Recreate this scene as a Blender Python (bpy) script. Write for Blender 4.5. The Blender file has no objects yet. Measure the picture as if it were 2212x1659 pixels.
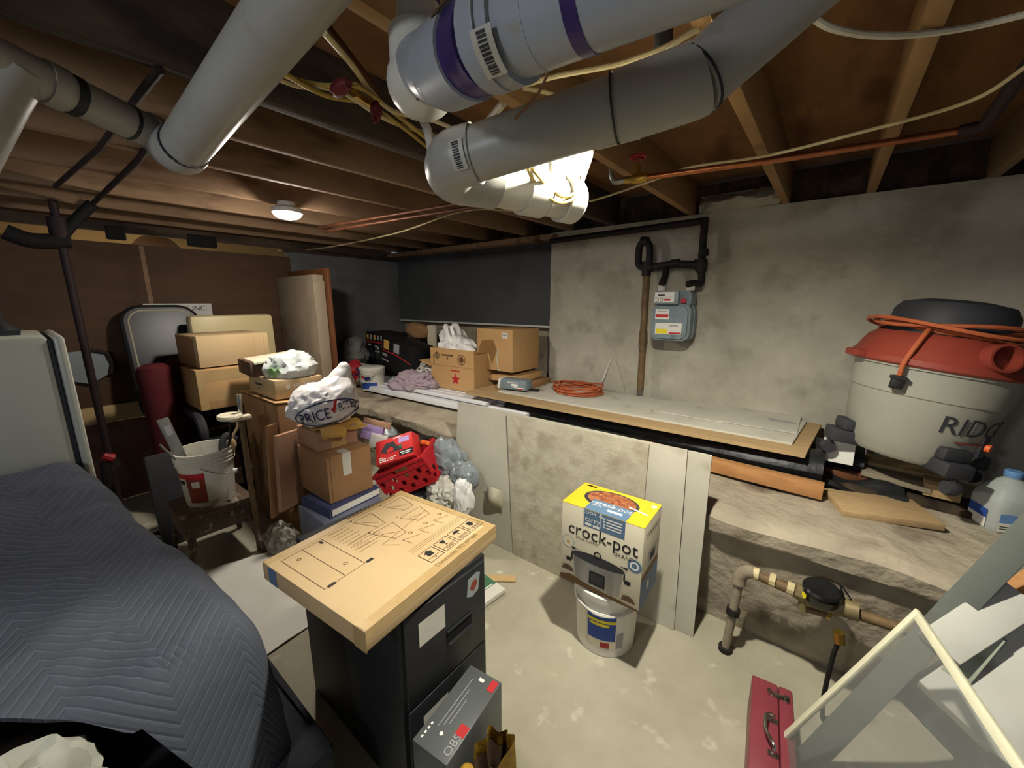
import bpy, bmesh, math, random
from mathutils import Vector, Matrix, noise
S=bpy.context.scene; COL=S.collection
R=math.radians; PI=math.pi
V=Vector
# ---------------------------------------------------------------- camera
F=850.; CX,CY=1106.,829.5; H=1.6
YAW,PIT=R(38.4),R(-11.8)
FW=V((-math.sin(YAW)*math.cos(PIT),math.cos(YAW)*math.cos(PIT),math.sin(PIT)))
RT=V((math.cos(YAW),math.sin(YAW),0)); UP=RT.cross(FW)
EYE=V((0,0,H))
def ray(x,y): return FW+RT*((x-CX)/F)-UP*((y-CY)/F)
def at(x,y,X=None,Y=None,Z=None,W=None):
    d=ray(x,y)
    t=(X-EYE.x)/d.x if X is not None else (Y-EYE.y)/d.y if Y is not None else (Z-EYE.z)/d.z if Z is not None else W
    return EYE+d*t
cam=bpy.data.cameras.new('camera'); co=bpy.data.objects.new('camera',cam); COL.objects.link(co)
cam.sensor_fit='HORIZONTAL'; cam.sensor_width=36; cam.lens=36*F/2212; cam.clip_start=.02
co.matrix_world=Matrix(((RT.x,UP.x,-FW.x,0),(RT.y,UP.y,-FW.y,0),(RT.z,UP.z,-FW.z,H),(0,0,0,1)))
S.camera=co
S.view_settings.view_transform='Standard'; S.view_settings.look='None'; S.view_settings.gamma=1
S.view_settings.exposure=0.0
S.cycles.max_bounces=7; S.cycles.diffuse_bounces=3; S.cycles.glossy_bounces=3; S.cycles.transmission_bounces=5
# ---------------------------------------------------------------- materials
def lin(c):
    if isinstance(c,str):
        c=[int(c[i:i+2],16)/255 for i in (0,2,4)]
        c=[x/12.92 if x<=.04045 else ((x+.055)/1.055)**2.4 for x in c]
    return (c[0],c[1],c[2],1)
MATS={}
def mat(name,c,c2=None,sc=4,rough=.7,metal=0,bump=0,bsc=30,spec=.4,trans=0,alpha=1,st=(1,1,1),lo=.35,hi=.65,det=5,wave=None,c3=None,sc3=20,lo3=.6,hi3=.7,emit=0,coat=0,ior=1.45):
    m=bpy.data.materials.new(name); m.use_nodes=True; nt=m.node_tree; N=nt.nodes; L=nt.links
    b=N['Principled BSDF']; b.inputs['Roughness'].default_value=rough; b.inputs['Metallic'].default_value=metal
    b.inputs['Specular IOR Level'].default_value=spec; b.inputs['Transmission Weight'].default_value=trans; b.inputs['Alpha'].default_value=alpha
    b.inputs['IOR'].default_value=ior
    b.inputs['Coat Weight'].default_value=coat
    b.inputs['Base Color'].default_value=lin(c)
    tc=N.new('ShaderNodeTexCoord'); mp=N.new('ShaderNodeMapping'); mp.inputs['Scale'].default_value=st
    L.new(tc.outputs['Object'],mp.inputs['Vector'])
    out=None
    if c2:
        n=N.new('ShaderNodeTexNoise'); n.inputs['Scale'].default_value=sc; n.inputs['Detail'].default_value=det; n.inputs['Roughness'].default_value=.6
        L.new(mp.outputs[0],n.inputs['Vector'])
        r=N.new('ShaderNodeValToRGB'); r.color_ramp.elements[0].position=lo; r.color_ramp.elements[1].position=hi
        r.color_ramp.elements[0].color=lin(c); r.color_ramp.elements[1].color=lin(c2)
        L.new(n.outputs['Fac'],r.inputs['Fac']); out=r.outputs['Color']
    if c3:
        n=N.new('ShaderNodeTexNoise'); n.inputs['Scale'].default_value=sc3; n.inputs['Detail'].default_value=4
        L.new(mp.outputs[0],n.inputs['Vector'])
        r=N.new('ShaderNodeValToRGB'); r.color_ramp.elements[0].position=lo3; r.color_ramp.elements[1].position=hi3
        r.color_ramp.elements[0].color=(0,0,0,1); r.color_ramp.elements[1].color=(1,1,1,1)
        L.new(n.outputs['Fac'],r.inputs['Fac'])
        mx=N.new('ShaderNodeMixRGB'); L.new(r.outputs['Color'],mx.inputs['Fac'])
        if out: L.new(out,mx.inputs['Color1'])
        else: mx.inputs['Color1'].default_value=lin(c)
        mx.inputs['Color2'].default_value=lin(c3); out=mx.outputs['Color']
    if out: L.new(out,b.inputs['Base Color'])
    if bump:
        n=N.new('ShaderNodeTexNoise'); n.inputs['Scale'].default_value=bsc; n.inputs['Detail'].default_value=6
        L.new(mp.outputs[0],n.inputs['Vector'])
        bp=N.new('ShaderNodeBump'); bp.inputs['Strength'].default_value=bump; bp.inputs['Distance'].default_value=.02
        L.new(n.outputs['Fac'],bp.inputs['Height']); L.new(bp.outputs[0],b.inputs['Normal'])
    if emit:
        b.inputs['Emission Color'].default_value=lin(c); b.inputs['Emission Strength'].default_value=emit
    MATS[name]=m; return m
mat('conc_wall','9a9485','b4ae9e',sc=2.2,rough=.92,bump=.35,bsc=14,c3='8d8778',sc3=5,lo3=.54,hi3=.76)
mat('conc_floor','9b9580','b0aa95',sc=1.6,rough=.82,bump=.12,bsc=40,c3='c6c0ae',sc3=9,lo3=.62,hi3=.74)
mat('conc_rough','8d8270','a79c87',sc=4,rough=.95,bump=.9,bsc=16,c3='5f4f42',sc3=3,lo3=.55,hi3=.7)
mat('dark_wall','5a5b5a','686966',sc=3,rough=.85,bump=.15,bsc=8)
mat('shade_cloth','3d3e3f','484949',sc=2,rough=.8,bump=.25,bsc=3)
mat('plywood','4c3726','57402c',sc=3,st=(1,.6,3),rough=.75,bump=.05)
mat('joist','7a614a','8b7055',sc=5,st=(3,.5,2),rough=.8,bump=.1,bsc=20,c3='4a311d',sc3=3,lo3=.6,hi3=.72)
mat('joist_new','8a6b44','98784f',sc=5,st=(3,.5,2),rough=.75,bump=.08)
mat('joist_old_shade','352b22','4d3f30',sc=5,st=(3,.5,2),rough=.85,bump=.2,c3='2a2018',sc3=4,lo3=.5,hi3=.65)  # old dark wood, darkened further to paint in the unlit joist bay
mat('subfloor','7d5a36','6d4c2d',sc=4,st=(2,.6,2),rough=.85,bump=.1,c3='55351c',sc3=3,lo3=.55,hi3=.7)
mat('pvc_gray','8e8c85','98968e',sc=4,rough=.38,c3='8d887a',sc3=14,lo3=.64,hi3=.72)
mat('pvc_blue','969a9f','8b9096',sc=3,rough=.35,c3='8b8674',sc3=9,lo3=.66,hi3=.76)
mat('red_dark','6a2022','541a1c',sc=10,rough=.6)
mat('meter_brass','8a7a55','75684a',sc=10,rough=.5,metal=.3)
mat('pvc_white','c3c0b5','bab7aa',sc=5,rough=.35)
mat('rubber_dark','25292d',rough=.6)
mat('purple','3a2a63','2d2050',sc=12,rough=.3)
mat('barcode','2a2a2a',rough=.6)
mat('label_clear','b5b3a8','a29c8c',sc=20,rough=.4)
mat('label_brown','5b4630','4a3826',sc=30,rough=.5)
mat('copper','b06f49','8d5435',sc=6,rough=.3,metal=.9)
mat('copper_dull','5e3823','47291a',sc=6,rough=.5,metal=.5)
mat('brass','c3a252','a4843c',sc=12,rough=.3,metal=.9)
mat('solder','9a9a94',rough=.35,metal=.9)
mat('black_iron','0e0e0e','151313',sc=10,rough=.8)
mat('chrome_glint','b9b296',rough=.25,spec=.7)  # pale non-metal with the chrome's highlight painted into its colour
mat('iron','211f1e','2b2623',sc=10,rough=.65,metal=.3)
mat('rust_pipe','5b4630','77603f',sc=8,rough=.6,c3='3c2d20',sc3=18)
mat('red_iron','2a1a1a','201414',sc=8,rough=.7)
mat('cable_white','c9c4b0','b9b29c',sc=10,rough=.5)
mat('cable_yellow','ac9448','9a8340',sc=10,rough=.5)
mat('cable_cream','c7b98d','b1a27a',sc=10,rough=.5)
mat('cable_brown','6b4a2c',rough=.6)
mat('red_valve','a8262b','8a1d22',sc=10,rough=.45)
mat('meter_gray','6f7b80','7c888c',sc=5,rough=.4,c3='56645a',sc3=6,lo3=.6,hi3=.7)
mat('white_paint','d9d7cf','cfccc2',sc=4,rough=.5)
mat('white_dull','cbc8bd','bdb9ad',sc=4,rough=.7)
mat('black','151515','1c1c1c',sc=5,rough=.55)
mat('black_gloss','101112','17181a',sc=5,rough=.25)
mat('black_metal','1c1d1f','222326',sc=2,rough=.5,spec=.4)
mat('red_print','b3272b',rough=.6); mat('yellow_print','d9c622',rough=.6); mat('blue_print','2a4a94',rough=.6)
mat('navy_print','1f2450',rough=.6); mat('green_print','3f6b4d',rough=.6); mat('ink','1d1b1a',rough=.7); mat('ink_brown','5c4426',rough=.8)
mat('orange','d9642a',rough=.5); mat('white_print','e3e1da',rough=.6); mat('lilac_print','b49ad0',rough=.6); mat('gray_print','9a9a9a',rough=.6)
mat('card','b48d5c','bd9766',sc=3,rough=.85,bump=.03,bsc=60)
mat('card_tan','b59a71','bea47b',sc=2.5,rough=.75,bump=.03,bsc=50)
mat('card_brown','8f6a47','98734e',sc=3,rough=.85)
mat('card_pink','a07a60','a98469',sc=3,rough=.85)
mat('card_edge','8a6840',rough=.9)
mat('tape','a88d5f','b3976a',sc=8,rough=.22,spec=.6)
mat('foam_wrap','c9b98a','d0c195',sc=3,rough=.4,bump=.2,bsc=6)
mat('drywall','aaa595','b6b1a1',sc=3,rough=.92,c3='948d7b',sc3=4,lo3=.58,hi3=.7)
mat('drywall_dirty','a19a86','b1aa97',sc=5,rough=.95,bump=.25,bsc=20,c3='8d8470',sc3=11,lo3=.5,hi3=.75)
mat('drywall_top','c4c0b3','b7b2a4',sc=3,rough=.9,c3='a49d8c',sc3=6,lo3=.6,hi3=.7)
mat('plank','ad926a','9d825c',sc=6,st=(1,6,6),rough=.8)
mat('lumber_orange','b38253','a17245',sc=6,st=(1,6,6),rough=.8)
mat('lumber_gray','8f836f','7d725f',sc=6,st=(1,6,6),rough=.85)
mat('black_plastic','1a1b1c','232425',sc=6,rough=.45,bump=.6,bsc=10)
mat('device_gray','555857','4d504f',sc=3,rough=.4)
mat('pail_white','d6d2c5','c7c2b2',sc=4,rough=.45,c3='9e9781',sc3=12,lo3=.64,hi3=.75)
mat('pail_clean','dddad0','d3cfc3',sc=4,rough=.4)
mat('stool_wood','4a3b30','5c4b3d',sc=6,st=(1,5,5),rough=.6,c3='9a9183',sc3=5,lo3=.58,hi3=.7)
mat('dark_fabric','232323','2d2c2b',sc=20,rough=.95)
mat('dark_red','4c1418','5a1a1e',sc=10,rough=.85)
mat('gray_fabric','5f625e','75776f',sc=6,rough=.95,bump=.3,bsc=12)
mat('beige_cloth','a89f8c','b5ac99',sc=4,rough=.95,bump=.15,bsc=15)
mat('mauve','9b8a92','a8979e',sc=6,rough=.95,bump=.2,bsc=20)
mat('denim','253352','2e3d60',sc=6,rough=.95)
mat('print_cloth','cfcac0','2f2d33',sc=26,lo=.5,hi=.56,rough=.9,st=(1,1,4))
mat('bag_white','e2dfdb','d6d3d0',sc=4,rough=.35,bump=.5,bsc=9)
mat('bag_gray','70777a','838a8c',sc=4,rough=.3,bump=.5,bsc=7)
mat('bag_pale','c9cdc9','b2b8b4',sc=5,rough=.35,bump=.6,bsc=8,c3='6f9a5b',sc3=4,lo3=.62,hi3=.66)
mat('bag_clear','a5a096','8f8a80',sc=7,rough=.2,alpha=.75,bump=.5,bsc=10)
mat('bag_cream','c3c0b4','b0ac9e',sc=5,rough=.5,bump=.5,bsc=9)
mat('crate_red','b31f27','a41a22',sc=4,rough=.4)
mat('bauer_red','c9302f','bb2929',sc=4,rough=.5)
mat('steel_blue_box','686b7b','727586',sc=4,rough=.7)
mat('binder','3b4063','454a6e',sc=4,rough=.5)
mat('paper','d6d3ca','cbc7bc',sc=4,rough=.8)
mat('drop_paper','d9d6cb','e0ddd3',sc=3,rough=.85,bump=.1,bsc=6)
mat('envelope','c99a4c','d5a95c',sc=5,rough=.6,bump=.3,bsc=14)
mat('vac_gray','908e81','9a988b',sc=3,rough=.5)
mat('vac_red','813629','8b3c2e',sc=4,rough=.45)
mat('vac_dark','36363a','2e2e31',sc=4,rough=.6)
mat('cord_orange','b5603a','a4522f',sc=10,rough=.6)
mat('jug','c3c9c4','b8bfba',sc=4,rough=.3,trans=.35,ior=1.2)
mat('jug_cap','5f86b4',rough=.5)
mat('toolbox_red','7a343c','853a42',sc=4,rough=.4)
mat('chrome','b5b5b2',rough=.2,metal=1)
mat('alu','9c9d98','8a8b86',sc=8,rough=.4,metal=.7)
mat('gray_plank','5a5e57','525650',sc=4,rough=.8)
mat('white_foam','bdbcb2','b3b2a8',sc=4,rough=.7)
mat('green_white','a3a896','99a08d',sc=4,rough=.7)
mat('screen_frame','cfcbb0','c4bfa4',sc=8,rough=.5)
mat('fridge','a9aa9c','b1b2a5',sc=2,rough=.35)
mat('vinyl_siding','d9d9d9','cfd0d2',sc=4,rough=.5)
mat('vinyl_table','1a1a1d','222225',sc=6,rough=.35)
mat('slab_wrap','8b7c68','998a75',sc=3,rough=.25,spec=.6,bump=.25,bsc=6)
mat('wood_dark','6f4527','5f3a20',sc=6,st=(1,5,1),rough=.6)
mat('mirror_pale','8f9697',rough=.3)
mat('glove','b08a2c','8d6a1e',sc=9,rough=.6,bump=.5,bsc=12)
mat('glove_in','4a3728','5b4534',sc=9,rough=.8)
mat('void','050505',rough=.9)
mat('couch_brown','2c241d','352b23',sc=10,rough=.95)
mat('sofa','35363a','3f4044',sc=10,rough=.95,bump=.2,bsc=40)
mat('white_cloth','a3a398','94948a',sc=5,rough=.9,bump=.3,bsc=10)
mat('cream_card','d8cfb6','cfc6ac',sc=4,rough=.5)
mat('crock_yellow','e4bb2b','dcb125',sc=4,rough=.45)
mat('crock_blue','5c7690','54708a',sc=4,rough=.45)
mat('food','7a3a26','a5693f',sc=45,lo=.4,hi=.6,rough=.7,c3='c99a78',sc3=60)
mat('steel','a9a7a2','8d8b86',sc=3,st=(8,1,1),rough=.3,metal=.5)
mat('brick','6b4b40','7d6152',sc=6,rough=.95,bump=.6,bsc=12,c3='8f8576',sc3=5)
mat('tan_plank','b99b6a','c2a676',sc=5,rough=.8)
mat('globe','e8e0c0',rough=.4)
mat('bulb_glow','fffaea',emit=4300)
mat('lamp_glow','fff6ea',emit=420)
def mesh_screen():
    m=bpy.data.materials.new('insect_mesh'); m.use_nodes=True; nt=m.node_tree; N=nt.nodes; L=nt.links
    b=N['Principled BSDF']; b.inputs['Base Color'].default_value=lin('7d7f7a'); b.inputs['Roughness'].default_value=.6
    b.inputs['Alpha'].default_value=.42
    MATS['insect_mesh']=m
mesh_screen()
def quilt():
    m=mat('quilt','3a3e47','454952',sc=5,rough=.95)
    nt=m.node_tree; N=nt.nodes; L=nt.links; b=N['Principled BSDF']
    uv=N.new('ShaderNodeUVMap'); sp=N.new('ShaderNodeSeparateXYZ'); L.new(uv.outputs[0],sp.inputs[0])
    def mth(op,a,bv=None):
        n=N.new('ShaderNodeMath'); n.operation=op
        for i,x in enumerate((a,bv)):
            if x is None: continue
            if isinstance(x,(int,float)): n.inputs[i].default_value=x
            else: L.new(x,n.inputs[i])
        return n.outputs[0]
    tri=mth('PINGPONG',sp.outputs[1],.16)
    y=mth('ADD',sp.outputs[0],mth('MULTIPLY',tri,1.15))
    fr=mth('PINGPONG',y,.017)                      # 0..0.026 distance to a stitch line
    ln=mth('LESS_THAN',fr,.0019)
    src=b.inputs['Base Color'].links[0].from_socket
    mx=N.new('ShaderNodeMixRGB'); L.new(mth('MULTIPLY',ln,.38),mx.inputs[0]); L.new(src,mx.inputs[1]); mx.inputs[2].default_value=lin('666a78')
    L.new(mx.outputs[0],b.inputs['Base Color'])
    n=N.new('ShaderNodeTexNoise'); n.inputs['Scale'].default_value=9; n.inputs['Detail'].default_value=5
    hgt=mth('ADD',mth('MULTIPLY',mth('MINIMUM',fr,.009),22.),mth('MULTIPLY',n.outputs['Fac'],.5))
    bp=N.new('ShaderNodeBump'); bp.inputs['Strength'].default_value=.5; bp.inputs['Distance'].default_value=.02
    L.new(hgt,bp.inputs['Height']); L.new(bp.outputs[0],b.inputs['Normal'])
quilt()
# ---------------------------------------------------------------- mesh builder
I4=Matrix.Identity(4)
def frame(o,x,y,z):
    x,y,z=V(x),V(y),V(z)
    return Matrix(((x.x,y.x,z.x,o[0]),(x.y,y.y,z.y,o[1]),(x.z,y.z,z.z,o[2]),(0,0,0,1)))
def TR(*p): return Matrix.Translation(V(p[0]) if len(p)==1 else V(p))
def RX(a): return Matrix.Rotation(R(a),4,'X')
def RY(a): return Matrix.Rotation(R(a),4,'Y')
def RZ(a): return Matrix.Rotation(R(a),4,'Z')
def orient(o,z,x=None):
    z=V(z).normalized(); t=V(x) if x is not None else (V((1,0,0)) if abs(z.x)<.9 else V((0,1,0)))
    x=(t-z*t.dot(z)).normalized(); return frame(o,x,z.cross(x),z)
TXT={}
def text_mesh(s):
    if s in TXT: return TXT[s]
    cu=bpy.data.curves.new('t','FONT'); cu.body=s; cu.size=1; cu.resolution_u=3; cu.align_x='CENTER'; cu.align_y='CENTER'
    o=bpy.data.objects.new('t',cu); COL.objects.link(o); bpy.context.view_layer.update()
    dg=bpy.context.evaluated_depsgraph_get(); me=bpy.data.meshes.new_from_object(o.evaluated_get(dg))
    r=([v.co.copy() for v in me.vertices],[tuple(p.vertices) for p in me.polygons])
    bpy.data.objects.remove(o); bpy.data.curves.remove(cu); bpy.data.meshes.remove(me)
    TXT[s]=r; return r
class MB:
    def __init__(s,m='black'): s.v=[];s.f=[];s.fm=[];s.ms=[];s.uv={};s.m(m)
    def m(s,name):
        if name not in s.ms: s.ms.append(name)
        s.c=s.ms.index(name); return s
    def add(s,vs,fs,M=None):
        n=len(s.v); s.v+= [ (M@V(p)) if M else V(p) for p in vs]
        for f in fs: s.f.append([i+n for i in f]); s.fm.append(s.c)
        return s
    def box(s,sx,sy,sz,M=None,bev=0,base=True):
        bm=bmesh.new(); bmesh.ops.create_cube(bm,size=1,matrix=Matrix.Translation((0,0,sz/2 if base else 0))@Matrix.Diagonal((sx,sy,sz,1)))
        if bev: bmesh.ops.bevel(bm,geom=list(bm.edges),offset=bev,segments=2,affect='EDGES',profile=.5)
        bm.verts.index_update(); s.add([v.co.copy() for v in bm.verts],[[v.index for v in f.verts] for f in bm.faces],M); bm.free(); return s
    def hexa(s,p):  # 4 bottom ccw, 4 top ccw
        return s.add(p,[(3,2,1,0),(4,5,6,7),(0,1,5,4),(1,2,6,5),(2,3,7,6),(3,0,4,7)])
    def tube(s,pts,r,seg=12,caps=True,closed=False,M=None):
        P=[V(p) for p in pts]; n=len(P); rs=r if isinstance(r,(list,tuple)) else [r]*n
        T=[]
        for i in range(n):
            a=P[(i-1)%n] if (i>0 or closed) else P[i]; b=P[(i+1)%n] if (i<n-1 or closed) else P[i]
            T.append((b-a).normalized())
        u=V((0,0,1)) if abs(T[0].z)<.9 else V((1,0,0)); u=(u-T[0]*u.dot(T[0])).normalized()
        vs=[];fs=[]
        for i in range(n):
            u=(u-T[i]*u.dot(T[i])).normalized(); w=T[i].cross(u)
            for k in range(seg):
                a=2*PI*k/seg; vs.append(P[i]+(u*math.cos(a)+w*math.sin(a))*rs[i])
        for i in range(n if closed else n-1):
            j=(i+1)%n
            for k in range(seg): fs.append((i*seg+k,i*seg+(k+1)%seg,j*seg+(k+1)%seg,j*seg+k))
        if caps and not closed:
            fs.append(tuple(range(seg-1,-1,-1))); fs.append(tuple((n-1)*seg+k for k in range(seg)))
        return s.add(vs,fs,M)
    def lathe(s,prof,seg=32,M=None,sx=1,sy=1):
        vs=[];fs=[];n=len(prof)
        for (r,z) in prof:
            for k in range(seg):
                a=2*PI*k/seg; vs.append((r*math.cos(a)*sx,r*math.sin(a)*sy,z))
        for i in range(n-1):
            for k in range(seg): fs.append((i*seg+k,i*seg+(k+1)%seg,(i+1)*seg+(k+1)%seg,(i+1)*seg+k))
        if prof[0][0]>1e-5: fs.append(tuple(range(seg-1,-1,-1)))
        if prof[-1][0]>1e-5: fs.append(tuple((n-1)*seg+k for k in range(seg)))
        return s.add(vs,fs,M)
    def prism(s,poly,h,M=None):
        n=len(poly); vs=[(x,y,0) for x,y in poly]+[(x,y,h) for x,y in poly]
        fs=[tuple(range(n-1,-1,-1)),tuple(range(n,2*n))]+[(i,(i+1)%n,n+(i+1)%n,n+i) for i in range(n)]
        return s.add(vs,fs,M)
    def grid(s,fn,nu,nv,thick=0,uvs=None):
        n0=len(s.v); vs=[V(fn(i/nu,j/nv)) for i in range(nu+1) for j in range(nv+1)]
        q=lambda i,j:i*(nv+1)+j
        fs=[(q(i,j),q(i+1,j),q(i+1,j+1),q(i,j+1)) for i in range(nu) for j in range(nv)]
        if uvs:
            for i in range(nu+1):
                for j in range(nv+1): s.uv[n0+q(i,j)]=s.uv[n0+(nu+1)*(nv+1)+q(i,j)]=uvs(i/nu,j/nv)
        if thick:
            nr=[V((0,0,0)) for _ in vs]
            for f in fs:
                a,b,c,d=[vs[k] for k in f]; nn=(c-a).cross(d-b)
                for k in f: nr[k]+=nn
            m=len(vs); low=[vs[k]-(nr[k].normalized() if nr[k].length>0 else V((0,0,1)))*thick for k in range(m)]
            vs+=low; fs+=[tuple(m+k for k in reversed(f)) for f in fs]
            ed=[q(i,0) for i in range(nu+1)]+[q(nu,j) for j in range(1,nv+1)]+[q(i,nv) for i in range(nu-1,-1,-1)]+[q(0,j) for j in range(nv-1,0,-1)]
            for a,b in zip(ed,ed[1:]+ed[:1]): fs.append((b,a,m+a,m+b))
        return s.add(vs,fs)
    def rect(s,M,cx,cy,w,h,m=None,e=.0008,rot=0):
        if m: s.m(m)
        K=M@TR(cx,cy,e)@RZ(rot); return s.add([(-w/2,-h/2,0),(w/2,-h/2,0),(w/2,h/2,0),(-w/2,h/2,0)],[(0,1,2,3)],K)
    def poly(s,M,pts,m=None,e=.0008):
        if m: s.m(m)
        return s.add([(x,y,e) for x,y in pts],[tuple(range(len(pts)))],M)
    def text(s,M,cx,cy,size,t,m=None,e=.0014,wx=1,rot=0):
        if m: s.m(m)
        vs,fs=text_mesh(t); return s.add([(p.x*size*wx,p.y*size,0) for p in vs],fs,M@TR(cx,cy,e)@RZ(rot))
    def blob(s,c,rad,seed=0,amp=.25,fr=1.6,sub=4,flat=None,M=None,ridge=True,fn=None):
        bm=bmesh.new(); bmesh.ops.create_icosphere(bm,subdivisions=sub,radius=1); bm.verts.index_update(); vs=[]
        o=V((seed*7.3,seed*3.1,seed*1.7))
        for v in bm.verts:
            d=v.co.normalized(); a=noise.noise(d*fr+o); b=noise.noise(d*fr*2.3+o*1.3); c2=noise.noise(d*fr*5+o)
            k=1+amp*(.8*a+ (.9*(.35-abs(b)) if ridge else .5*b)+ (.4*(.3-abs(c2)) if ridge else .2*c2))
            p=V((d.x*rad[0],d.y*rad[1],d.z*rad[2]))*k
            if fn: p=fn(p,d)
            p=p+V(c)
            if flat is not None and p.z<flat: p.z=flat+(p.z-flat)*.04
            vs.append(p)
        s.add(vs,[[v.index for v in f.verts] for f in bm.faces],M); bm.free(); return s
    def build(s,name,parent=None,world=False,ang=35,label=None,kind=None):
        me=bpy.data.meshes.new(name)
        K=None
        if parent is not None and world:
            r=parent
            while r.parent: r=r.parent
            K=r.matrix_basis.inverted()
        vs=[K@p for p in s.v] if K else s.v
        me.from_pydata([tuple(p) for p in vs],[],s.f)
        for m in s.ms: me.materials.append(MATS[m])
        for i,p in enumerate(me.polygons): p.material_index=s.fm[i]; p.use_smooth=True
        if s.uv:
            ul=me.uv_layers.new(name='UVMap')
            for lp in me.loops: ul.data[lp.index].uv=s.uv.get(lp.vertex_index,(0,0))
        me.validate(); me.set_sharp_from_angle(angle=R(ang)); me.update()
        o=bpy.data.objects.new(name,me); COL.objects.link(o)
        if parent: o.parent=parent
        if label: o['label']=label
        if kind: o['kind']=kind
        return o
def thing(name,label,cat,M,group=None):
    o=bpy.data.objects.new(name,None); COL.objects.link(o); o.empty_display_size=.05
    o.matrix_basis=M if isinstance(M,Matrix) else TR(M)
    o['label']=label; o['category']=cat
    if group: o['group']=group
    return o
def solo(mb,name,label,cat,loc=None,group=None,ang=35):
    """a thing that is one mesh, drawn in world space; its origin goes to loc or its base"""
    if loc is None:
        z=min(p.z for p in mb.v); loc=V((sum(p.x for p in mb.v)/len(mb.v),sum(p.y for p in mb.v)/len(mb.v),z))
    loc=V(loc); mb.v=[p-loc for p in mb.v]
    o=mb.build(name,ang=ang); o.location=loc; o['label']=label; o['category']=cat
    if group: o['group']=group
    return o
def struct(mb,name,ang=35):
    return mb.build(name,kind='structure',ang=ang)
def faceM(sx,sy,sz,side):
    if side=='front': return frame((0,-sy/2,sz/2),(1,0,0),(0,0,1),(0,-1,0))
    if side=='back': return frame((0,sy/2,sz/2),(-1,0,0),(0,0,1),(0,1,0))
    if side=='right': return frame((sx/2,0,sz/2),(0,1,0),(0,0,1),(1,0,0))
    if side=='left': return frame((-sx/2,0,sz/2),(0,-1,0),(0,0,1),(-1,0,0))
    if side=='top': return frame((0,0,sz),(1,0,0),(0,1,0),(0,0,1))
def fit(a,b,c,z):
    """box frame from three corners of its top: a->b along local x, a->c along local y; base at height z"""
    a,b,c=V(a),V(b),V(c); x=(b-a); x.z=0; sx=x.length; x.normalize(); y=V((-x.y,x.x,0))
    sy=(c-a).dot(y)
    o=a+x*sx/2+y*sy/2
    return frame((o.x,o.y,z),x,y if sy>0 else y,(0,0,1)),sx,abs(sy)
def arc(p0,p1,p2,n=8):
    p0,p1,p2=V(p0),V(p1),V(p2)
    return [p0*(1-t)**2+p1*2*t*(1-t)+p2*t*t for t in [i/n for i in range(n+1)]]
def spline(P,n=8):
    P=[V(p) for p in P]; out=[]
    for i in range(len(P)-1):
        a=P[max(i-1,0)];b=P[i];c=P[i+1];d=P[min(i+2,len(P)-1)]
        for k in range(n):
            t=k/n; out.append(.5*((2*b)+(c-a)*t+(2*a-5*b+4*c-d)*t*t+(3*b-a-3*c+d)*t**3))
    out.append(P[-1]); return out
# ================================================================ setting
rnd=random.Random(5)
def wob(p,a,f,o=0): return noise.noise(V(p)*f+V((o,o*1.7,o*.3)))*a
mb=MB('conc_floor'); mb.grid(lambda u,v:(-5.2+8.4*u,-2.2+4.6*v,wob((-5.2+8.4*u,-2.2+4.6*v,0),.006,1.1)-.003 if .02<v<.98 else -.003),56,36,thick=.05); struct(mb,'floor')
WX=-4.43; WY=3.13
# concrete bench along the back wall
def bench(u,v):
    X=WX+(3.2-WX)*u; top=.675-.075*u+wob((X,0,0),.012,2.2)
    P=[(2.03,-.02),(2.0,.2),(1.985,.42),(1.975,top-.12),(1.93,top-.10),(1.925,top-.03),(1.97,top),(2.3,top+.005),(2.8,top+.01),(3.3,top+.01)]
    t=v*(len(P)-1); i=min(int(t),len(P)-2); t-=i
    y=P[i][0]*(1-t)+P[i+1][0]*t; z=P[i][1]*(1-t)+P[i+1][1]*t
    if v>.02:
        n=noise.noise(V((X*3,y*3,z*3)))*.016+noise.noise(V((X*9,y*9,z*9)))*.008
        if i<6: y+=n*1.2
        z+=n*.45
    return (X,y,z)
mb=MB('conc_rough'); mb.grid(bench,150,36); struct(mb,'wall_bench',60)
# back wall: thick plastered part, recessed part behind the shade
mb=MB('conc_wall')
mb.grid(lambda u,v:(-2.03+wob((0,0,v*2.2),.015,4)*(u<.01)+5.2*u,WY+wob((5.2*u,0,2.2*v),.012,1.4),2.2*v),60,24)
mb.grid(lambda u,v:(-2.03+wob((0,0,v*2.2),.015,4),WY+.32*(1-u)+wob((0,0,2.2*v),.012,1.4)*u,2.2*v),4,24)
mb.box(5.2,.3,.02,TR(.57,WY+.15,2.18)); struct(mb,'wall_back')
mb=MB('conc_rough'); mb.grid(lambda u,v:(WX-.2+2.7*u,3.3+wob((2.7*u,3,1.4*v),.03,3)-.09*max(0,1-v*1.06)*0,.5+.86*v),40,14); struct(mb,'wall_recess_lower')
mb=MB('dark_wall'); mb.box(2.7,.06,1.0,TR(-3.2,3.36,1.3)); struct(mb,'wall_recess')
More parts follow.
